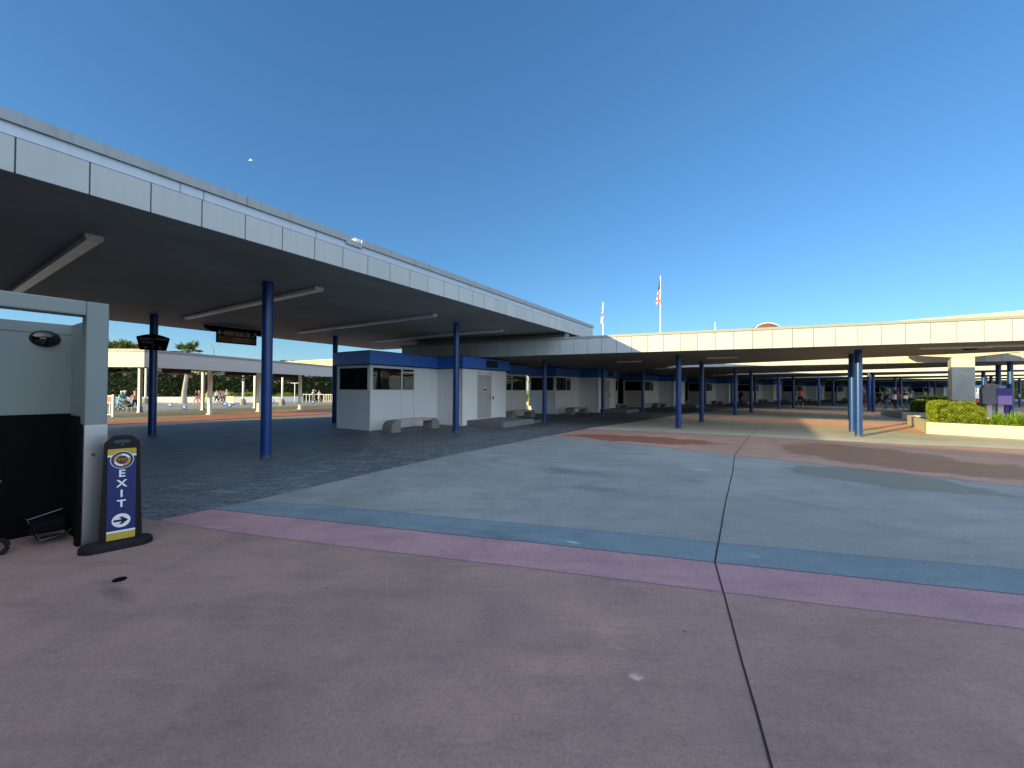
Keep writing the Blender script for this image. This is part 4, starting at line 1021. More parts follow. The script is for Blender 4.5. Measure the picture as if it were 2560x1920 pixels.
# ------------------------------------------------------------------ flags, dome building
def flagpole(u, v, dist, label, flag):
    P = at(u, dist); h = zat(P, v); t = empty('flagpole', label, 'flagpole', (P.x, P.y, 0), 0, 'flagpoles')
    mb = MB(); mb.tube([(0, 0, 0), (0, 0, h)], [.16, .07], 10); mb.build('pole', 'poleW', t, smooth=True)
    mb = MB(); mb.ball((0, 0, h + .12), .14, 10, 6); mb.build('finial', 'birdg', t, smooth=True)
    if flag:
        ztop, zbot, wd = flag; mb = MB(); n = 26; m = 6
        vs = []
        for j in range(n + 1):
            u_ = j / n; z = ztop + (zbot - ztop) * u_
            for k in range(m + 1):
                w = k / m; amp = .10 + .18 * u_
                vs.append((-.08 - w * wd * (.35 + .65 * u_ if flag is not None else 1) - .03 * math.sin(9 * u_ + 3 * w), amp * math.sin(w * 11 + u_ * 3), z - .5 * w * (1 - u_)))
        fs = []; mi = []
        for j in range(n):
            for k in range(m): fs.append((j * (m + 1) + k, j * (m + 1) + k + 1, (j + 1) * (m + 1) + k + 1, (j + 1) * (m + 1) + k)); mi.append((j, k))
        if 'striped' in label:
            mb.add(vs, fs); mb.m = [(1 if j < n * .38 else (0 if ((k + j // 3) % 2 == 0) else 2)) for j, k in mi]
            mb.build('flag', ['flagred', 'flagblue', 'flagwhite'], t, smooth=False)
        else:
            mb.add(vs, fs); mb.m = [(1 if (n * .42 < j < n * .55 and k > 1) else 0) for j, k in mi]
            mb.build('flag', ['flagwhite', 'flagred'], t)
    return t
P = at(1507, 80); flagpole(1507, 756, 80, 'shorter flagpole with a limp white flag rising behind the low roofs', (zat(P, 764), zat(P, 808), .35))
P = at(1651, 80); flagpole(1651, 690, 80, 'tall flagpole with a limp striped red white and blue flag', (zat(P, 700), zat(P, 760), .75))
flagpole(1788, 806, 80, 'stub of a thick white pole without a flag left of the brown dome', None)
P = at(1914, 120); db = empty('domed_building', 'brown domed roof with white rim just showing over the nearest low canopy', 'building', (P.x, P.y, 0))
Rd = 48 / 1012 * 120; zc_ = zat(P, 809) - Rd
mb = MB(); mb.ball((0, 0, zc_), Rd, 40, 14, half=True); mb.build('dome', 'brown', db, smooth=True)
mb = MB(); ring = [Vector((Rd * 1.0 * math.cos(a), Rd * math.sin(a) * .02 - Rd * .25, zc_ + Rd * 1.0 * math.sin(a))) for a in [math.pi * k / 30 for k in range(31)]]; mb.tube(ring, .16, 8); mb.build('rim', 'poleW', db, smooth=True)
mb = MB(); mb.cyl(0, 0, 0, zc_, Rd, 40); mb.build('drum_wall', 'beige', db, smooth=True)

# ------------------------------------------------------------------ tram stop on the far left
tram = [Vector((-18.6, 20.5)), Vector((-14.9, 38.5)), Vector((-13.2, 47)), Vector((-21.5, 48.5)), Vector((-26.2, 34.5)), Vector((-29.5, 25)), Vector((-27.5, 20.3))]
tt = empty('tram_shelter', 'long white tram shelter roof at the left with plain deep fascia', 'shelter')
zf0, zf1 = 2.62, 3.42
MB().prism([tuple(p) for p in tram], 3.06, zf1 - .05).build('soffit', 'soffit2', tt)
mb = MB(); m2 = MB()
for i in range(len(tram)):
    a, b = tram[i], tram[(i + 1) % len(tram)]; T = frame_T(a, b - a); L = (b - a).length
    mb.box(0, L, -.05, 0, zf0 if i in (0, 1, 6) else 3.04, zf1, T); m2.box(-.04, L + .04, -.09, .06, zf1, zf1 + .12, T)
mb.build('fascia', 'white2', tt); m2.build('coping', 'coping', tt)
tcols = [(524, 1036, 'white square post at the near corner side of the tram shelter'), (646.6, 1028.7, 'second white post along the tram shelter front'), (749.6, 1022.8, 'third white post along the tram shelter front, yellow lit'),
         (349, 1031, 'leftmost white post of the tram shelter, blue sign before it'), (507, 1025, 'rear white post just left of the corner side one'), (637, 1020, 'rear white post just left of the second front one')]
for u, v, lb in tcols:
    P, z = Gs(u, v); t = empty('white_post', lb, 'post', (P.x, P.y, z), R(-10), 'tram shelter posts')
    mb = MB(); mb.box(-.095, .095, -.095, .095, 0, 3.08 - z); mb.build('shaft', 'poleW', t, bevel=.01)
    mb = MB(); mb.box(-.14, .14, -.14, .14, 0, .05); mb.build('foot', 'poleW', t)
# hanging lamps and boards under the shelter
lamps = [(312, 918, 26), (388, 920, 24), (437, 922, 27), (477, 924, 27), (570, 931, 31), (607, 934, 31), (688, 939, 36), (720, 940, 36), (791, 944, 40), (815, 945, 41)]
for k, (u, v, dist) in enumerate(lamps):
    P = at(u, dist); zb_ = zat(P, v + 12)
    t = empty('hanging_lamp', f'{["first","second","third","fourth","fifth","sixth","seventh","eighth","ninth","tenth"][k]} hanging lamp from the left under the tram shelter', 'lamp', (P.x, P.y, 0), 0, 'lamps hanging under the tram shelter')
    MB().cyl(0, 0, zb_ + .1, 3.08, .02, 6).build('rod', 'c_black', t)
    MB().tube([(0, 0, zb_ - .02), (0, 0, zb_ + .13)], [.42, .06], 14).build('shade', 'lamph', t, smooth=True)
    MB().ball((0, 0, zb_ - .14), .10, 10, 6).build('bulb', 'signwhite', t, smooth=True)
for u0, u1, v0, v1, dist, lb in ((262, 326, 921, 931, 25.5, 'dark maroon board under the tram shelter, far left'), (384, 478, 921, 932, 30, 'dark maroon board left of the front column, between lamps'),
                            (562, 640, 928, 938, 35, 'dark maroon board behind the hanging sign column'), (682, 760, 933, 943, 40, 'dark maroon board right of the front blue column')):
    P, Q = at(u0, dist), at(u1, dist * 1.04); T = frame_T(P, Q - P); L = (Q - P).length; t = empty('notice_board', lb, 'board', (0, 0, 0), 0, 'maroon boards of the tram stop')
    MB().box(0, L, -.04, .04, zat(P, v1), zat(P, v0), T).build('board', 'maroon', t)
    mb = MB(); mb.box(.2, .24, -.02, .02, zat(P, v0), 3.08, T); mb.box(L - .24, L - .2, -.02, .02, zat(P, v0), 3.08, T); mb.build('hanger', 'c_black', t)
for u, v, dist, lb in ((398, 925, 26, 'small white numbered panel hanging right of the dark column'), (546, 935, 32, 'small white panel hanging at the second bay'), (776, 941, 38, 'small white panel hanging at the last bay')):
    P = at(u, dist); t = empty('bay_sign', lb, 'sign', (P.x, P.y, 0), 0, 'white bay signs'); z = zat(P, v)
    MB().box(-.12, .12, -.03, .03, z - .13, z + .13).build('panel', 'signwhite', t); MB().cyl(0, 0, z + .13, 3.08, .015, 6).build('rod', 'c_black', t)
# blue no-entry style floor signs
for k, (u, v) in enumerate([(349, 1031), (425, 1017), (460, 1024), (563, 1014), (574, 1018), (683, 1006.5), (782, 1009)]):
    P, z = Gs(u, v); t = empty('floor_sign', 'small blue floor sign, ' + ['at the leftmost white post', 'just right of the dark left column, rear one', 'just right of the dark left column, front one', 'beside the walking group, rear one', 'beside the walking group, front one', 'just right of the front blue column', 'before the three people at the rails'][k], 'sign', (P.x, P.y, z), 0, 'blue signs on the tram lanes')
    MB().box(-.2, .2, -.03, .03, .03, .42).build('panel', 'cobalt', t)
    mb = MB(); n_ = 16; vs = [(.095 * math.cos(6.2832 * q / n_), -.033, .23 + .095 * math.sin(6.2832 * q / n_)) for q in range(n_)]; vs2 = [(.07 * math.cos(6.2832 * q / n_), -.033, .23 + .07 * math.sin(6.2832 * q / n_)) for q in range(n_)]
    mb.add(vs + vs2, [(q, (q + 1) % n_, n_ + (q + 1) % n_, n_ + q) for q in range(n_)]); mb.box(-.06, .06, -.036, -.033, .222, .24, Matrix.Translation((0, 0, .0))); mb.build('arrow_ring', 'signwhite', t)
    mb = MB(); mb.box(-.22, .22, -.12, .12, 0, .03); mb.build('foot', 'rubber', t)
# light poles on concrete blocks
for u, v, dist, lb in ((608, 1012, 46.5, 'white lamp pole on a concrete block, left of the front blue column'), (706, 1013, 46, 'white lamp pole on a concrete block, right of the front blue column'), (364, 1010, 48, 'pole of the lamp behind the leftmost tram post')):
    P = at(u, dist); t = empty('lamp_pole', lb, 'lamp pole', (P.x, P.y, -.35), 0, 'poles on concrete blocks')
    mb = MB(); mb.tube([(0, 0, 0), (0, 0, .5), (0, 0, .72)], [.30, .28, .18], 12); mb.build('block', 'conc', t)
    MB().cyl(0, 0, .7, 4.3, .10, 12).build('pole', 'poleW', t, smooth=True); MB().ball((0, 0, 4.35), .2, 10, 6).build('globe', 'signwhite', t, smooth=True)
P = at(737, 52); t = empty('tee_post', 'thin white T shaped post before the dark hedge', 'post', (P.x, P.y, -.35)); MB().cyl(0, 0, 0, zat(P, 957) + .35, .05, 8).build('pole', 'poleW', t)
zt_ = zat(P, 957) + .35; MB().box(-.55, .55, -.04, .04, zt_ - .06, zt_).build('crossbar', 'poleW', t)
P = at(532, 90); t = empty('street_lamp', 'distant double armed street lamp above the tram shelter', 'street lamp', (P.x, P.y, -.35)); zt_ = zat(P, 864) + .35
MB().cyl(0, 0, 0, zt_, .09, 8).build('pole', 'birdg', t)
for s_ in (-1, 1):
    mb = MB(); mb.tube([(0, 0, zt_), (s_ * .8, 0, zt_ + .1)], .05, 6); mb.box(s_ * .8 - .35, s_ * .8 + .35, -.15, .15, zt_ + .02, zt_ + .16); mb.build('lamp_head', 'birdg', t)
# low wall, tall hedge and shrubs
wp = [Vector((-75, 46)), at(300, 49), at(500, 52), at(700, 56), at(757, 58)]
t = empty('planter_wall', 'long low white wall in front of the dark hedge', 'wall'); mb = MB()
for i in range(len(wp) - 1):
    a, b = wp[i], wp[i + 1]; T = frame_T(a, b - a); mb.box(0, (b - a).length, 0, .3, -.36, .42, T)
mb.build('wall', 'poleW', t)
hp = [Vector((-90, 50)), at(260, 55), at(420, 57), at(640, 61), at(860, 66)]
hb = [p + Vector((-2, 6)) for p in hp]
def hedge_row(name, label, fr, bk, z0, ztops, n, size, mat, kind=None):
    t = empty(name, label, 'hedge'); mb = MB(); pts = []
    for _ in range(n):
        i = random.choices(range(len(fr) - 1), [(fr[k + 1] - fr[k]).length for k in range(len(fr) - 1)])[0]; u = random.random()
        a = fr[i].lerp(fr[i + 1], u); b = bk[i].lerp(bk[i + 1], u); zt_ = ztops[i] + (ztops[i + 1] - ztops[i]) * u
        w = random.random()
        zt_ += noise.noise(Vector((a.x * .5, a.y * .5, 0))) * .7
        if random.random() < .75: p = a + (b - a) * random.uniform(-.08, .06) + (b - a) * noise.noise(Vector((a.x * .4, 3, random.random()))) * .1; z = random.uniform(z0, zt_)
        else: p = a.lerp(b, random.random()); z = zt_ + random.uniform(-.2, .25)
        pts.append(Vector((p.x, p.y, z)))
    leaves(mb, pts, size); mb.build('leaf_shell', mat, t)
    for i in range(len(fr) - 1):
        pl = [fr[i].lerp(bk[i], .08), fr[i + 1].lerp(bk[i + 1], .08), bk[i + 1], bk[i]]; MB().prism([tuple(p) for p in pl], z0, min(ztops[i], ztops[i + 1]) - .5).build('core', 'leafd', t)
hedge_row('tall_hedge', 'tall dark hedge closing the view behind the tram stop', hp, hb, -.4, [4.6, 4.6, 4.3, 4.0, 4.0], 26000, .17, 'leafd')
hedge_row('tall_hedge', 'tall dark tree line beyond the left edge of the view', [Vector((-60, -24)), Vector((-64, 8)), Vector((-72, 40))], [Vector((-66, -24)), Vector((-70, 8)), Vector((-78, 42))], -.4, [7.5, 7.0, 6.0], 5000, .4, 'leafd')
for u, dist, w, h, lb in ((555, 55.5, 2.6, .95, 'rounded green shrub behind the low wall, left of the pole'), (625, 56.5, 3.4, .8, 'green shrub behind the low wall near the front column'), (715, 58.5, 2.2, .75, 'green shrub behind the low wall, right of the front column')):
    P = at(u, dist); t = empty('shrub', lb, 'shrub', (P.x, P.y, -.1), 0, 'shrubs behind the low wall'); mb = MB()
    pts = [Vector((random.gauss(0, .45) * w, random.gauss(0, .3), 0)) for _ in range(2600)]
    for p in pts: p.z = random.uniform(0, 1) * (h + .3) * max(.2, 1 - (p.x / (w * 1.3)) ** 2) + noise.noise(p * 2) * .15
    leaves(mb, pts, .075); mb.build('leaf_mass', 'leafh', t)
    MB().box(-w * .8, w * .8, -.2, .3, 0, h * .6).build('core', 'leafd', t)
for u, dist, v, cr_, lb in ((300, 72, 872, 5.0, 'broad green treetop over the tram shelter, left one'), (345, 76, 874, 3.8, 'broad green treetop over the tram shelter, right one'), (262, 74, 872, 4.5, 'green treetop beside the grey stall frame'), (727, 92, 902, 2.6, 'small distant treetop above the track beam')):
    P = at(u, dist); h = (zat(P, v) + .4) / .95
    tree('broadleaf_tree', lb, P, -.4, h, cr_, 11000, .26, group='distant broadleaf trees')
# palm
P = at(461, 49.5); zc2 = zat(P, 884); pt = empty('palm_tree', 'fan palm with pale trunk and drooping fronds above the tram shelter', 'palm tree', (P.x, P.y, -.35)); hh = zc2 + .35
mb = MB(); mb.tube([(-.05, 0, 0), (-.05, 0, .25), (0, 0, 1.5), (.28, 0, hh * .6), (.4, 0, hh)], [.42, .31, .25, .19, .17], 14); mb.build('trunk', 'bark', pt, smooth=True)
mb = MB()
for k in range(40):
    a = random.uniform(0, 6.28); el = random.uniform(-.45, 1.3); L = random.uniform(1.5, 2.1)
    d = Vector((math.cos(a) * math.cos(el), math.sin(a) * math.cos(el), math.sin(el))); base = Vector((.4, 0, hh)); mid = base + d * L * .55
    side = d.cross(Vector((0, 0, 1))).normalized(); upv = side.cross(d)
    for j in range(15):
        s = (j - 7) / 7 * 1.25; dd = (d * math.cos(s) + side * math.sin(s)).normalized(); tip = mid + dd * L * .55 * (1 - .18 * abs(s)); tip.z -= .32 * (1 - el * .5) * L * .5
        w = side * .055 * math.cos(s) + d * .055 * abs(math.sin(s)); mid2 = mid.lerp(tip, .55) + upv * .05
        mb.add([mid, mid2 - w, tip, mid2 + w], [(0, 1, 2, 3)])
    mb.tube([base, base.lerp(mid, .5) + upv * .05, mid], .02, 4)
mb.build('fronds', 'palm', pt)
# rails on the right of the tram stop
for k in range(3):
    P, Q = at([757, 785, 812][k], 57.5), at([783, 810, 840][k], 57.5); T = frame_T(P, Q - P, -.35); L = (Q - P).length
    t = empty('guard_rail', 'white lane rail behind the three people, ' + ['left section', 'middle section', 'right section'][k], 'railing', (0, 0, 0), 0, 'white lane rails')
    mb = MB(); mb.box(0, L, -.03, .03, 1.05, 1.12, T); mb.build('top_rail', 'poleW', t); n_ = [4, 3, 7][k]
    for j in range(n_):
        x = .05 + (L - .1) * j / (n_ - 1); MB().box(x - .03, x + .03, -.03, .03, 0, 1.05, T).build('upright', 'poleW', t)
# queue gate left
P, z = Gs(283, 1042); T = frame_T(P, (-1, .15), z); t = empty('queue_gate', 'pale queue gate with red notice beside the grey stall frame', 'gate')
MB().box(-.06, .06, -.06, .06, 0, 1.32, T).build('post', 'poleW', t); MB().box(1.4, 1.5, -.06, .06, 0, 1.32, T).build('post', 'poleW', t)
mb = MB()
for x in (.25, .45, .65, .85, 1.05, 1.25): mb.box(x - .02, x + .02, -.02, .02, .1, .8, T)
mb.box(.06, 1.4, -.03, .03, .8, .86, T); mb.box(.06, 1.4, -.03, .03, .1, .16, T); mb.box(.06, 1.4, -.03, .03, 1.2, 1.26, T); mb.build('bars', 'poleW', t)
MB().box(.15, .5, -.04, -.03, .88, 1.18, T).build('notice', 'red', t)
MB().box(.52, .9, -.04, -.03, .88, 1.18, T).build('notice', 'c_black', t)
# tree and shrub seen between the first two booths
P = at(1322, 34); tree('slender_tree', 'pale trunked tree in the gap between the first two booths', P, 0, 4.6, 1.3, 1500, .10, mat='leafd', trunk_r=.09)
P = at(1326, 42); t = empty('shrub', 'bright green shrub in the gap between the first two booths', 'shrub', (P.x, P.y, 0)); mb = MB(); leaves(mb, [Vector((random.uniform(-1.2, 1.2), random.gauss(0, .3), random.uniform(.35, 1.15))) for _ in range(1500)], .08); mb.build('leaf_mass', 'leafh', t); MB().box(-1.2, 1.2, -.4, .4, 0, .4).build('kerb', 'yconc', t)

bf = []; bk = []
for (x, y, a) in F[1:9]:
    Tq = Matrix.Translation((x, y, 0)) @ Matrix.Rotation(R(a - 90), 4, 'Z')
    for yy in ((7.5, 13.0) if (x, y, a) == F[1] else (6.0, 13.5)):
        bf.append((Tq @ Vector((-5.4, yy, 0))).to_2d()); bk.append((Tq @ Vector((-6.8, yy, 0))).to_2d())
hedge_row('tall_hedge', 'dark hedge added to darken the gaps behind the farther ticket booths', bf, bk, 0, [3.5] * len(bf), 14000, .13, 'leafd')  # added row, keeps the gaps between the booths dark

hedge_row('tall_hedge', 'distant dark hedge seen below the far canopies at the right edge', [at(2330, 112), at(2470, 100), at(2640, 84), at(2950, 62)], [at(2330, 116), at(2470, 104), at(2640, 88), at(2950, 66)], 0, [4.6] * 4, 9000, .22, 'leafd')
# ------------------------------------------------------------------ unseen masses added behind the viewpoint, left, to stop low sun
M['blocker'] = painted('blocker_dark', (.07, .075, .06), .8, .3)
sb = empty('sun_blocker', 'dark unseen mass added outside the left of the view to block low sun', 'building')
def AP(s, n): p = A(s, n); return (p.x, p.y)
MB().prism([AP(-6, -9.3), AP(-6, -14), AP(-12, -14), AP(-12, -9.3)], 0, 3.98).build('low_blocker', 'blocker', sb)
MB().prism([AP(-6.6, -14.1), AP(-6.6, -20.2), AP(-12, -20.2), AP(-12, -14.1)], 0, 3.98).build('middle_blocker', 'blocker', sb)
MB().prism([AP(-6, -20.6), AP(-6, -29), AP(-12, -29), AP(-12, -20.6)], 0, 6.6).build('tall_blocker', 'blocker', sb)
sd0 = Vector((.741, -.671)); sn0 = Vector((-.671, -.741))
q0 = c0 - sd0 * 2.5 + sn0 * 2.2; q1 = c0 + sd0 * 37 + sn0 * 2.2
MB().prism([tuple(q0), tuple(q1), tuple(q1 + sn0 * 6), tuple(q0 + sn0 * 6)], 0, 3.98).build('rear_blocker', 'blocker', sb)
MB().prism([AP(-5.9, -20.5), AP(-5.9, -29.1), AP(-12.1, -29.1), AP(-12.1, -20.5)], 6.6, 6.8).build('roof', 'coping', sb)

# ------------------------------------------------------------------ bird
P = at(619, 60); zB = zat(P, 401); bd = empty('gull', 'white gull gliding in the sky above the big canopy', 'bird', (P.x, P.y, zB), R(30))
def skin_mesh(verts, edges, radii, sub=1):
    me = bpy.data.meshes.new('sk'); me.from_pydata([tuple(v) for v in verts], edges, []); o = bpy.data.objects.new('sk', me); COL.objects.link(o)
    o.modifiers.new('s', 'SKIN'); sv = me.skin_vertices[0].data
    for i, r in enumerate(radii): sv[i].radius = (r, r) if not isinstance(r, tuple) else r
    sv[0].use_root = True
    if sub: ms = o.modifiers.new('ss', 'SUBSURF'); ms.levels = sub; ms.render_levels = sub
    dg = bpy.context.evaluated_depsgraph_get(); dg.update()
    out = bpy.data.meshes.new_from_object(o.evaluated_get(dg)); bpy.data.objects.remove(o)
    for p in out.polygons: p.use_smooth = True
    return out
me = skin_mesh([(0, 0, 0), (.14, 0, .01), (.22, 0, .0), (-.16, 0, 0), (-.28, 0, 0), (.02, .2, .10), (-.04, .48, .02), (.02, -.2, .10), (-.04, -.48, .02)], [(0, 1), (1, 2), (0, 3), (3, 4), (0, 5), (5, 6), (0, 7), (7, 8)],
               [.06, .045, .02, .045, .02, (.012, .05), (.008, .02), (.012, .05), (.008, .02)])
me.materials.append(M['bird']); o = bpy.data.objects.new('body', me); COL.objects.link(o); o.parent = bd; o.rotation_euler = (R(35), R(-20), 0); o.scale = (1.3, 1.5, 1.3)

# ------------------------------------------------------------------ people
def person(P, z, head_deg, label, top, legs, hair, h=1.72, stride=.25, shorts=False, hat=None, longhair=False, arms=(.3, -.3), pack=None, fwd=0.0, wide=1.0, group=None):
    t = empty('person', label, 'person', (P[0], P[1], z), R(head_deg), group)      # faces local +x
    s = h / 1.75; w = wide
    V = [(0, 0, .95), (.01 + fwd * .3, 0, 1.13), (.02 + fwd * .7, 0, 1.36), (.02 + fwd, 0, 1.48), (.04 + fwd, 0, 1.56), (.045 + fwd, 0, 1.66)]
    Rr = [(.15 * w, .11 * w), (.14 * w, .105 * w), (.16 * w, .11 * w), .055, .075, .088]
    E = [(0, 1), (1, 2), (2, 3), (3, 4), (4, 5)]; region = ['legs', 'top', 'top', 'skin', 'skin', 'skin']
    def add(v, r, par, reg): V.append(v); Rr.append(r); E.append((par, len(V) - 1)); region.append(reg); return len(V) - 1
    for sgn, st_ in ((1, stride), (-1, -stride)):
        hp_ = add((0, sgn * .10 * w, .88), .095 * w, 0, 'legs')
        kn = add((st_ * .55 + .04, sgn * .105 * w, .50), .065, hp_, 'legs'); an = add((st_ * 1.0 - (.08 if st_ < 0 else 0), sgn * .11 * w, .09 + (.05 if st_ < 0 else 0)), .042, kn, 'skin' if shorts else 'legs')
        add((st_ * 1.0 + .13 - (.08 if st_ < 0 else 0), sgn * .12 * w, .045), .042, an, 'shoe')
    for sgn, sw in ((1, arms[0]), (-1, arms[1])):
        sh = add((.02 + fwd * .8, sgn * .19 * w, 1.40), .055, 2, 'top')
        el = add((.02 + fwd * .8 + sw * .4, sgn * .245 * w, 1.13), .042, sh, 'top'); ha = add((.05 + fwd * .8 + sw, sgn * .24 * w, .93 + abs(sw) * .15), .032, el, 'skin')
        add((.08 + fwd * .8 + sw * 1.15, sgn * .235 * w, .85 + abs(sw) * .15), .026, ha, 'skin')
    V = [Vector(v) * s for v in V]
    me = skin_mesh(V, E, [(r[0] * s, r[1] * s) if isinstance(r, tuple) else r * s for r in Rr])
    mats = {'skin': 0, 'top': 1, 'legs': 2, 'shoe': 3}
    for m_ in ('skin', top, legs, 'c_white' if shorts else 'c_black'): me.materials.append(M[m_])
    for p in me.polygons:
        c = p.center; best = None
        for (a, b) in E:
            A_, B_ = V[a], V[b]; u = max(0, min(1, (c - A_).dot(B_ - A_) / (B_ - A_).length_squared)); dd = (c - A_.lerp(B_, u)).length
            if best is None or dd < best[0]: best = (dd, a, b, u)
        _, a, b, u = best; rg = region[b] if u > .5 else region[a]
        if region[b] == 'top' and region[a] == 'top': rg = 'top'
        if (a, b) == (2, 3): rg = 'top' if u < .7 else 'skin'
        if shorts and region[b] in ('skin',) and region[a] == 'legs': rg = 'legs' if u < .12 else 'skin'
        p.material_index = mats[rg]
    o = bpy.data.objects.new('body', me); COL.objects.link(o); o.parent = t
    hx, hz_ = (.045 + fwd) * s, 1.66 * s
    mb = MB(); mb.ball((hx - .018 * s, 0, hz_ + .025 * s), (.105 * s, .098 * s, .105 * s), 14, 8, half=True)
    mb.ball((hx - .045 * s, 0, hz_ - .01 * s), (.075 * s, .09 * s, .10 * s), 12, 8)
    if longhair: mb.tube([(hx - .06 * s, 0, hz_), (hx - .10 * s, 0, hz_ - .18 * s), (hx - .11 * s, 0, hz_ - .36 * s)], [.085 * s, .095 * s, .05 * s], 10)
    mb.build('hair', hair, t, smooth=True)
    if hat:
        mb = MB(); mb.ball((hx - .005, 0, hz_ + .045 * s), (.112 * s, .106 * s, .085 * s), 14, 6, half=True); mb.tube([(hx + .05 * s, 0, hz_ + .045 * s), (hx + .05 * s, 0, hz_ + .055 * s)], .12 * s, 14); mb.build('hat', hat, t, smooth=True)
    if pack:
        mb = MB(); mb.box(-.30 * s, -.10 * s, -.15 * s, .15 * s, 1.02 * s, 1.45 * s); mb.build('backpack', pack, t, bevel=.05)
    return t
gp = 'people walking on the plaza'
def fig(u, v, *a, **k):
    P = G(u, v); return person(P, 0.01, *a, group=gp, **k)
fig(2001, 1016.5, -110, 'heavy set man in orange shirt and black shorts walking toward the viewer', 'c_orange', 'c_black', 'c_brownhair', h=1.74, shorts=True, wide=1.35, stride=.22, arms=(.1, -.15))
fig(1850, 1015.6, 0, 'person in black leaning forward, half hidden by a blue column', 'c_black', 'c_black', 'c_brownhair', h=1.72, fwd=.12, stride=.2, arms=(.35, .2))
fig(2163, 1022, 170, 'person in dark top with white cap left of the narrow column pair', 'c_black', 'c_rust', 'c_brownhair', h=1.65, shorts=True, hat='c_white', arms=(.2, -.2))
fig(2199, 1017, 10, 'person with a big black backpack and white cap', 'c_black', 'c_black', 'c_brownhair', h=1.70, shorts=True, hat='c_white', pack='c_black', stride=.3)
fig(2214, 1031.5, -10, 'long haired woman in black shirt and jeans, nearest of the walkers', 'c_black', 'c_jeans', 'c_brownhair', h=1.66, longhair=True, arms=(.3, .1), stride=.16)
fig(2222, 1020, 5, 'person with white cap just behind the long haired woman', 'c_grey', 'c_navy', 'c_brownhair', h=1.78, hat='c_white', stride=.25)
fig(2241, 1030, 5, 'woman with reddish top and jeans carrying a pale bag', 'c_rust', 'c_jeans', 'c_rust', h=1.66, longhair=True, fwd=.08, pack='c_white', arms=(.3, .1))
fig(2264, 1025, 5, 'man in grey shirt and cap, white shoes, at the hedge end', 'c_grey', 'c_jeans', 'c_grey', h=1.76, hat='c_grey', arms=(.35, -.2), stride=.3)
fig(2280, 1019, 5, 'person with white hat and blue top behind the far hedge', 'c_cyan', 'c_navy', 'c_white', h=1.68, hat='c_white', pack='c_white')
def figl(u, v, *a, **k):
    P, z = Gs(u, v); return person(P, z, *a, group='people at the tram stop', **k)
figl(300, 1027, 0, 'person in teal shirt and cap leaning over the stroller', 'c_teal', 'c_teal', 'c_white', h=1.62, hat='c_white', fwd=.1, arms=(.4, .4), wide=1.15)
figl(311, 1026, 10, 'person in navy and lavender with white cap beside the stroller', 'c_navy', 'c_lav', 'c_white', h=1.64, hat='c_white', arms=(.5, .2))
figl(337, 1029, 150, 'long haired blond woman in pink top at the leftmost white post', 'c_pink', 'c_black', 'c_blond', h=1.60, longhair=True, arms=(.2, .3), shorts=True)
figl(491, 1012, 190, 'person in dark top walking with the one in pink', 'c_black', 'c_pink', 'c_brownhair', h=1.65, shorts=True, longhair=True)
figl(498, 1011.5, 190, 'person in pale pink beside the dark topped walker', 'c_pink', 'c_pink', 'c_blond', h=1.6, shorts=True)
figl(519, 1012, 180, 'person in yellow half hidden behind the corner post', 'c_yellow', 'c_yellow', 'c_brownhair', h=1.6)
figl(541, 1010.5, 0, 'person in white shirt and black shorts leading the group', 'c_white', 'c_black', 'c_brownhair', h=1.68, shorts=True)
figl(551, 1010, 0, 'person in dark grey in the middle of the group', 'c_grey', 'c_grey', 'c_brownhair', h=1.66)
figl(557, 1011, 0, 'person in pink shirt in the middle of the group', 'c_pink', 'c_grey', 'c_brownhair', h=1.62)
figl(565, 1010.5, 0, 'person in white shirt and dark trousers at the group end', 'c_white', 'c_navy', 'c_blond', h=1.7, fwd=.06)
figl(783, 1003.5, 180, 'person in white shirt, left of the three at the rails', 'c_white', 'c_rust', 'c_white', h=1.7, shorts=True)
figl(789, 1004, 180, 'tall person in dark clothes between the two in white', 'c_black', 'c_black', 'c_brownhair', h=1.8)
figl(798, 1003.5, 180, 'person in white and pink, right of the three at the rails', 'c_white', 'c_pink', 'c_rust', h=1.68)
# stroller
P, z = Gs(308, 1029); sr_ = empty('stroller', 'black stroller pushed by the two people beside the queue gate', 'stroller', (P.x, P.y, z), R(-5))
mb = MB(); mb.tube([(-.75, 0, 1.02), (-.2, 0, .62), (.55, 0, .18)], .025, 6); mb.tube([(-.75, .35, 1.02), (-.2, .35, .62), (.55, .35, .18)], .025, 6); mb.tube([(-.4, 0, .12), (.1, 0, .5), (.75, 0, .62)], .02, 6); mb.tube([(-.75, 0, 1.02), (-.75, .35, 1.02)], .025, 6); mb.build('frame', 'chrome', sr_)
mb = MB(); mb.ball((.0, .17, .55), (.42, .2, .34), 14, 8, half=True); mb.box(-.3, .4, .0, .34, .35, .56); mb.build('seat', 'c_black', sr_)
for x, r_w in ((-.45, .16), (.55, .12)):
    for y in (-.02, .37):
        mb = MB(); mb.tube([Vector((x + r_w * math.cos(a), y, r_w + .01 + r_w * math.sin(a))) for a in [6.2832 * k / 16 for k in range(17)]], .03, 6, cap=False); mb.build('wheel', 'rubber', sr_)
P, z = Gs(575, 1012); yb = empty('yellow_board', 'pale yellow board carried low beside the walking group', 'board', (P.x, P.y, z)); MB().box(-.45, .45, -.04, .04, .15, .95).build('panel', 'yellow', yb); MB().box(-.4, -.36, -.2, .2, 0, .15).build('foot', 'c_black', yb); MB().box(.36, .4, -.2, .2, 0, .15).build('foot', 'c_black', yb)

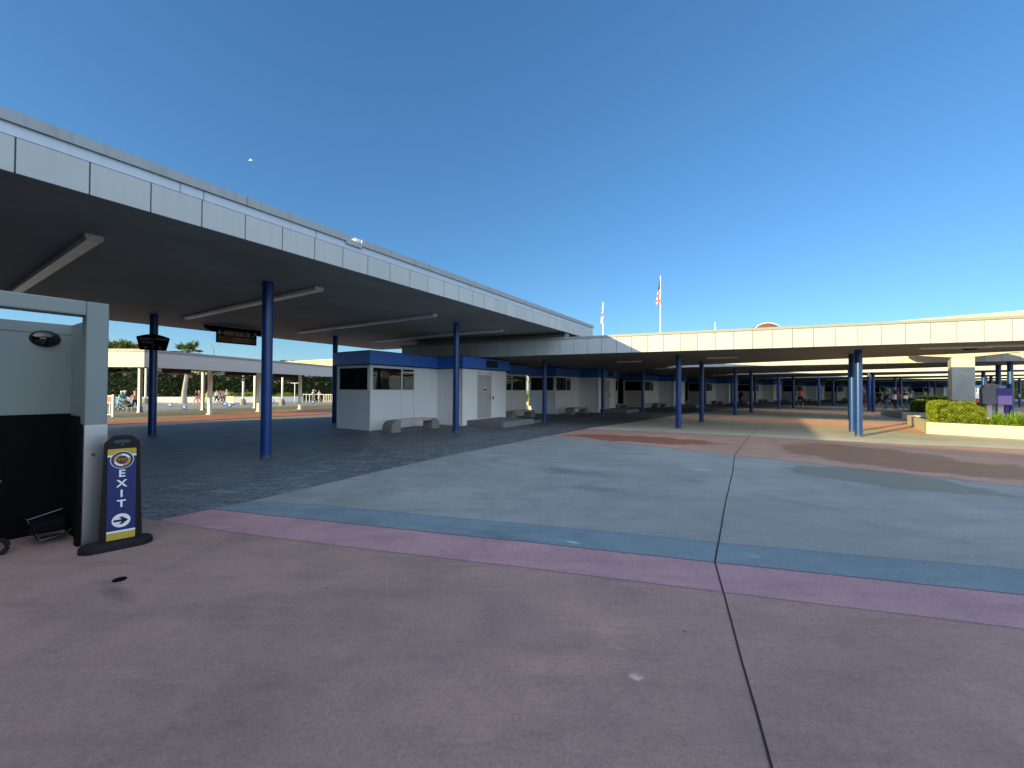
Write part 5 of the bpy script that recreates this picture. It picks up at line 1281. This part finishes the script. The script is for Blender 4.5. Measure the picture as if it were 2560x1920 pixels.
# ------------------------------------------------------------------ camera, light, world
cam = bpy.data.cameras.new('camera'); cam.sensor_width = 36; cam.sensor_fit = 'HORIZONTAL'; cam.lens = FPX / 2560 * 36; cam.clip_start = .05; cam.clip_end = 3000
co = bpy.data.objects.new('camera', cam); COL.objects.link(co)
m3 = Matrix((RT, UP, -FWD)).transposed(); co.matrix_world = Matrix.Translation((0, 0, EYE)) @ m3.to_4x4(); scene.camera = co
SD = Vector((.824, .566)); EL = R(12.0)
sun = bpy.data.lights.new('sun', 'SUN'); sun.energy = 5.0; sun.angle = R(.53); sun.color = (1.0, .80, .37)
so = bpy.data.objects.new('sun', sun); COL.objects.link(so)
dirv = Vector((SD.x * math.cos(EL), SD.y * math.cos(EL), -math.sin(EL))); so.rotation_euler = dirv.to_track_quat('-Z', 'Y').to_euler()
SKY_FILL = (5.8, 6.05, 6.5)
w = bpy.data.worlds.new('World'); scene.world = w; w.use_nodes = True; nt = w.node_tree
sky = nt.nodes.new('ShaderNodeTexSky'); sky.sky_type = 'NISHITA'; sky.sun_disc = False; sky.sun_elevation = EL
sky.sun_rotation = math.atan2(-SD.x, -SD.y); sky.altitude = 0; sky.air_density = 1.0; sky.dust_density = .05; sky.ozone_density = 5.5
hs_ = nt.nodes.new('ShaderNodeHueSaturation'); hs_.inputs['Saturation'].default_value = 1.08
gm_ = nt.nodes.new('ShaderNodeGamma'); gm_.inputs[1].default_value = .78; nt.links.new(sky.outputs[0], gm_.inputs[0]); nt.links.new(gm_.outputs[0], hs_.inputs['Color'])
mx = nt.nodes.new('ShaderNodeMix'); mx.data_type = 'RGBA'; mx.blend_type = 'MULTIPLY'; mx.inputs[0].default_value = 1; mx.inputs[7].default_value = (.94, 1.0, 1.03, 1)
nt.links.new(hs_.outputs[0], mx.inputs[6])
# fill glow added to the sky behind and above the viewpoint, lifts shaded areas
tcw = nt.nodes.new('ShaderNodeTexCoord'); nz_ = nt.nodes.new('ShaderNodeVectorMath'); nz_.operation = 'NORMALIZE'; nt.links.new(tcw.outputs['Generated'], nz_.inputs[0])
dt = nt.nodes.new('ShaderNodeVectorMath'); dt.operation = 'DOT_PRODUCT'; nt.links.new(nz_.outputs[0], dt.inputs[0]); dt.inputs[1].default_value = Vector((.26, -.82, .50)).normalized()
fill_f = mathn(nt, 'POWER', mathn(nt, 'MAXIMUM', dt.outputs['Value'], 0.0), 1.7)
fill_c = nt.nodes.new('ShaderNodeVectorMath'); fill_c.operation = 'SCALE'; fill_c.inputs[0].default_value = SKY_FILL; nt.links.new(fill_f, fill_c.inputs['Scale'])
adds = nt.nodes.new('ShaderNodeVectorMath'); adds.operation = 'ADD'; nt.links.new(mx.outputs[2], adds.inputs[0]); nt.links.new(fill_c.outputs[0], adds.inputs[1])
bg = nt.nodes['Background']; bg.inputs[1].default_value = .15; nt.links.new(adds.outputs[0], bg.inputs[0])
scene.view_settings.view_transform = 'Standard'; scene.view_settings.look = 'None'; scene.view_settings.exposure = .9; scene.view_settings.gamma = 1
scene.render.film_transparent = False
scene.cycles.max_bounces = 8; scene.cycles.diffuse_bounces = 4
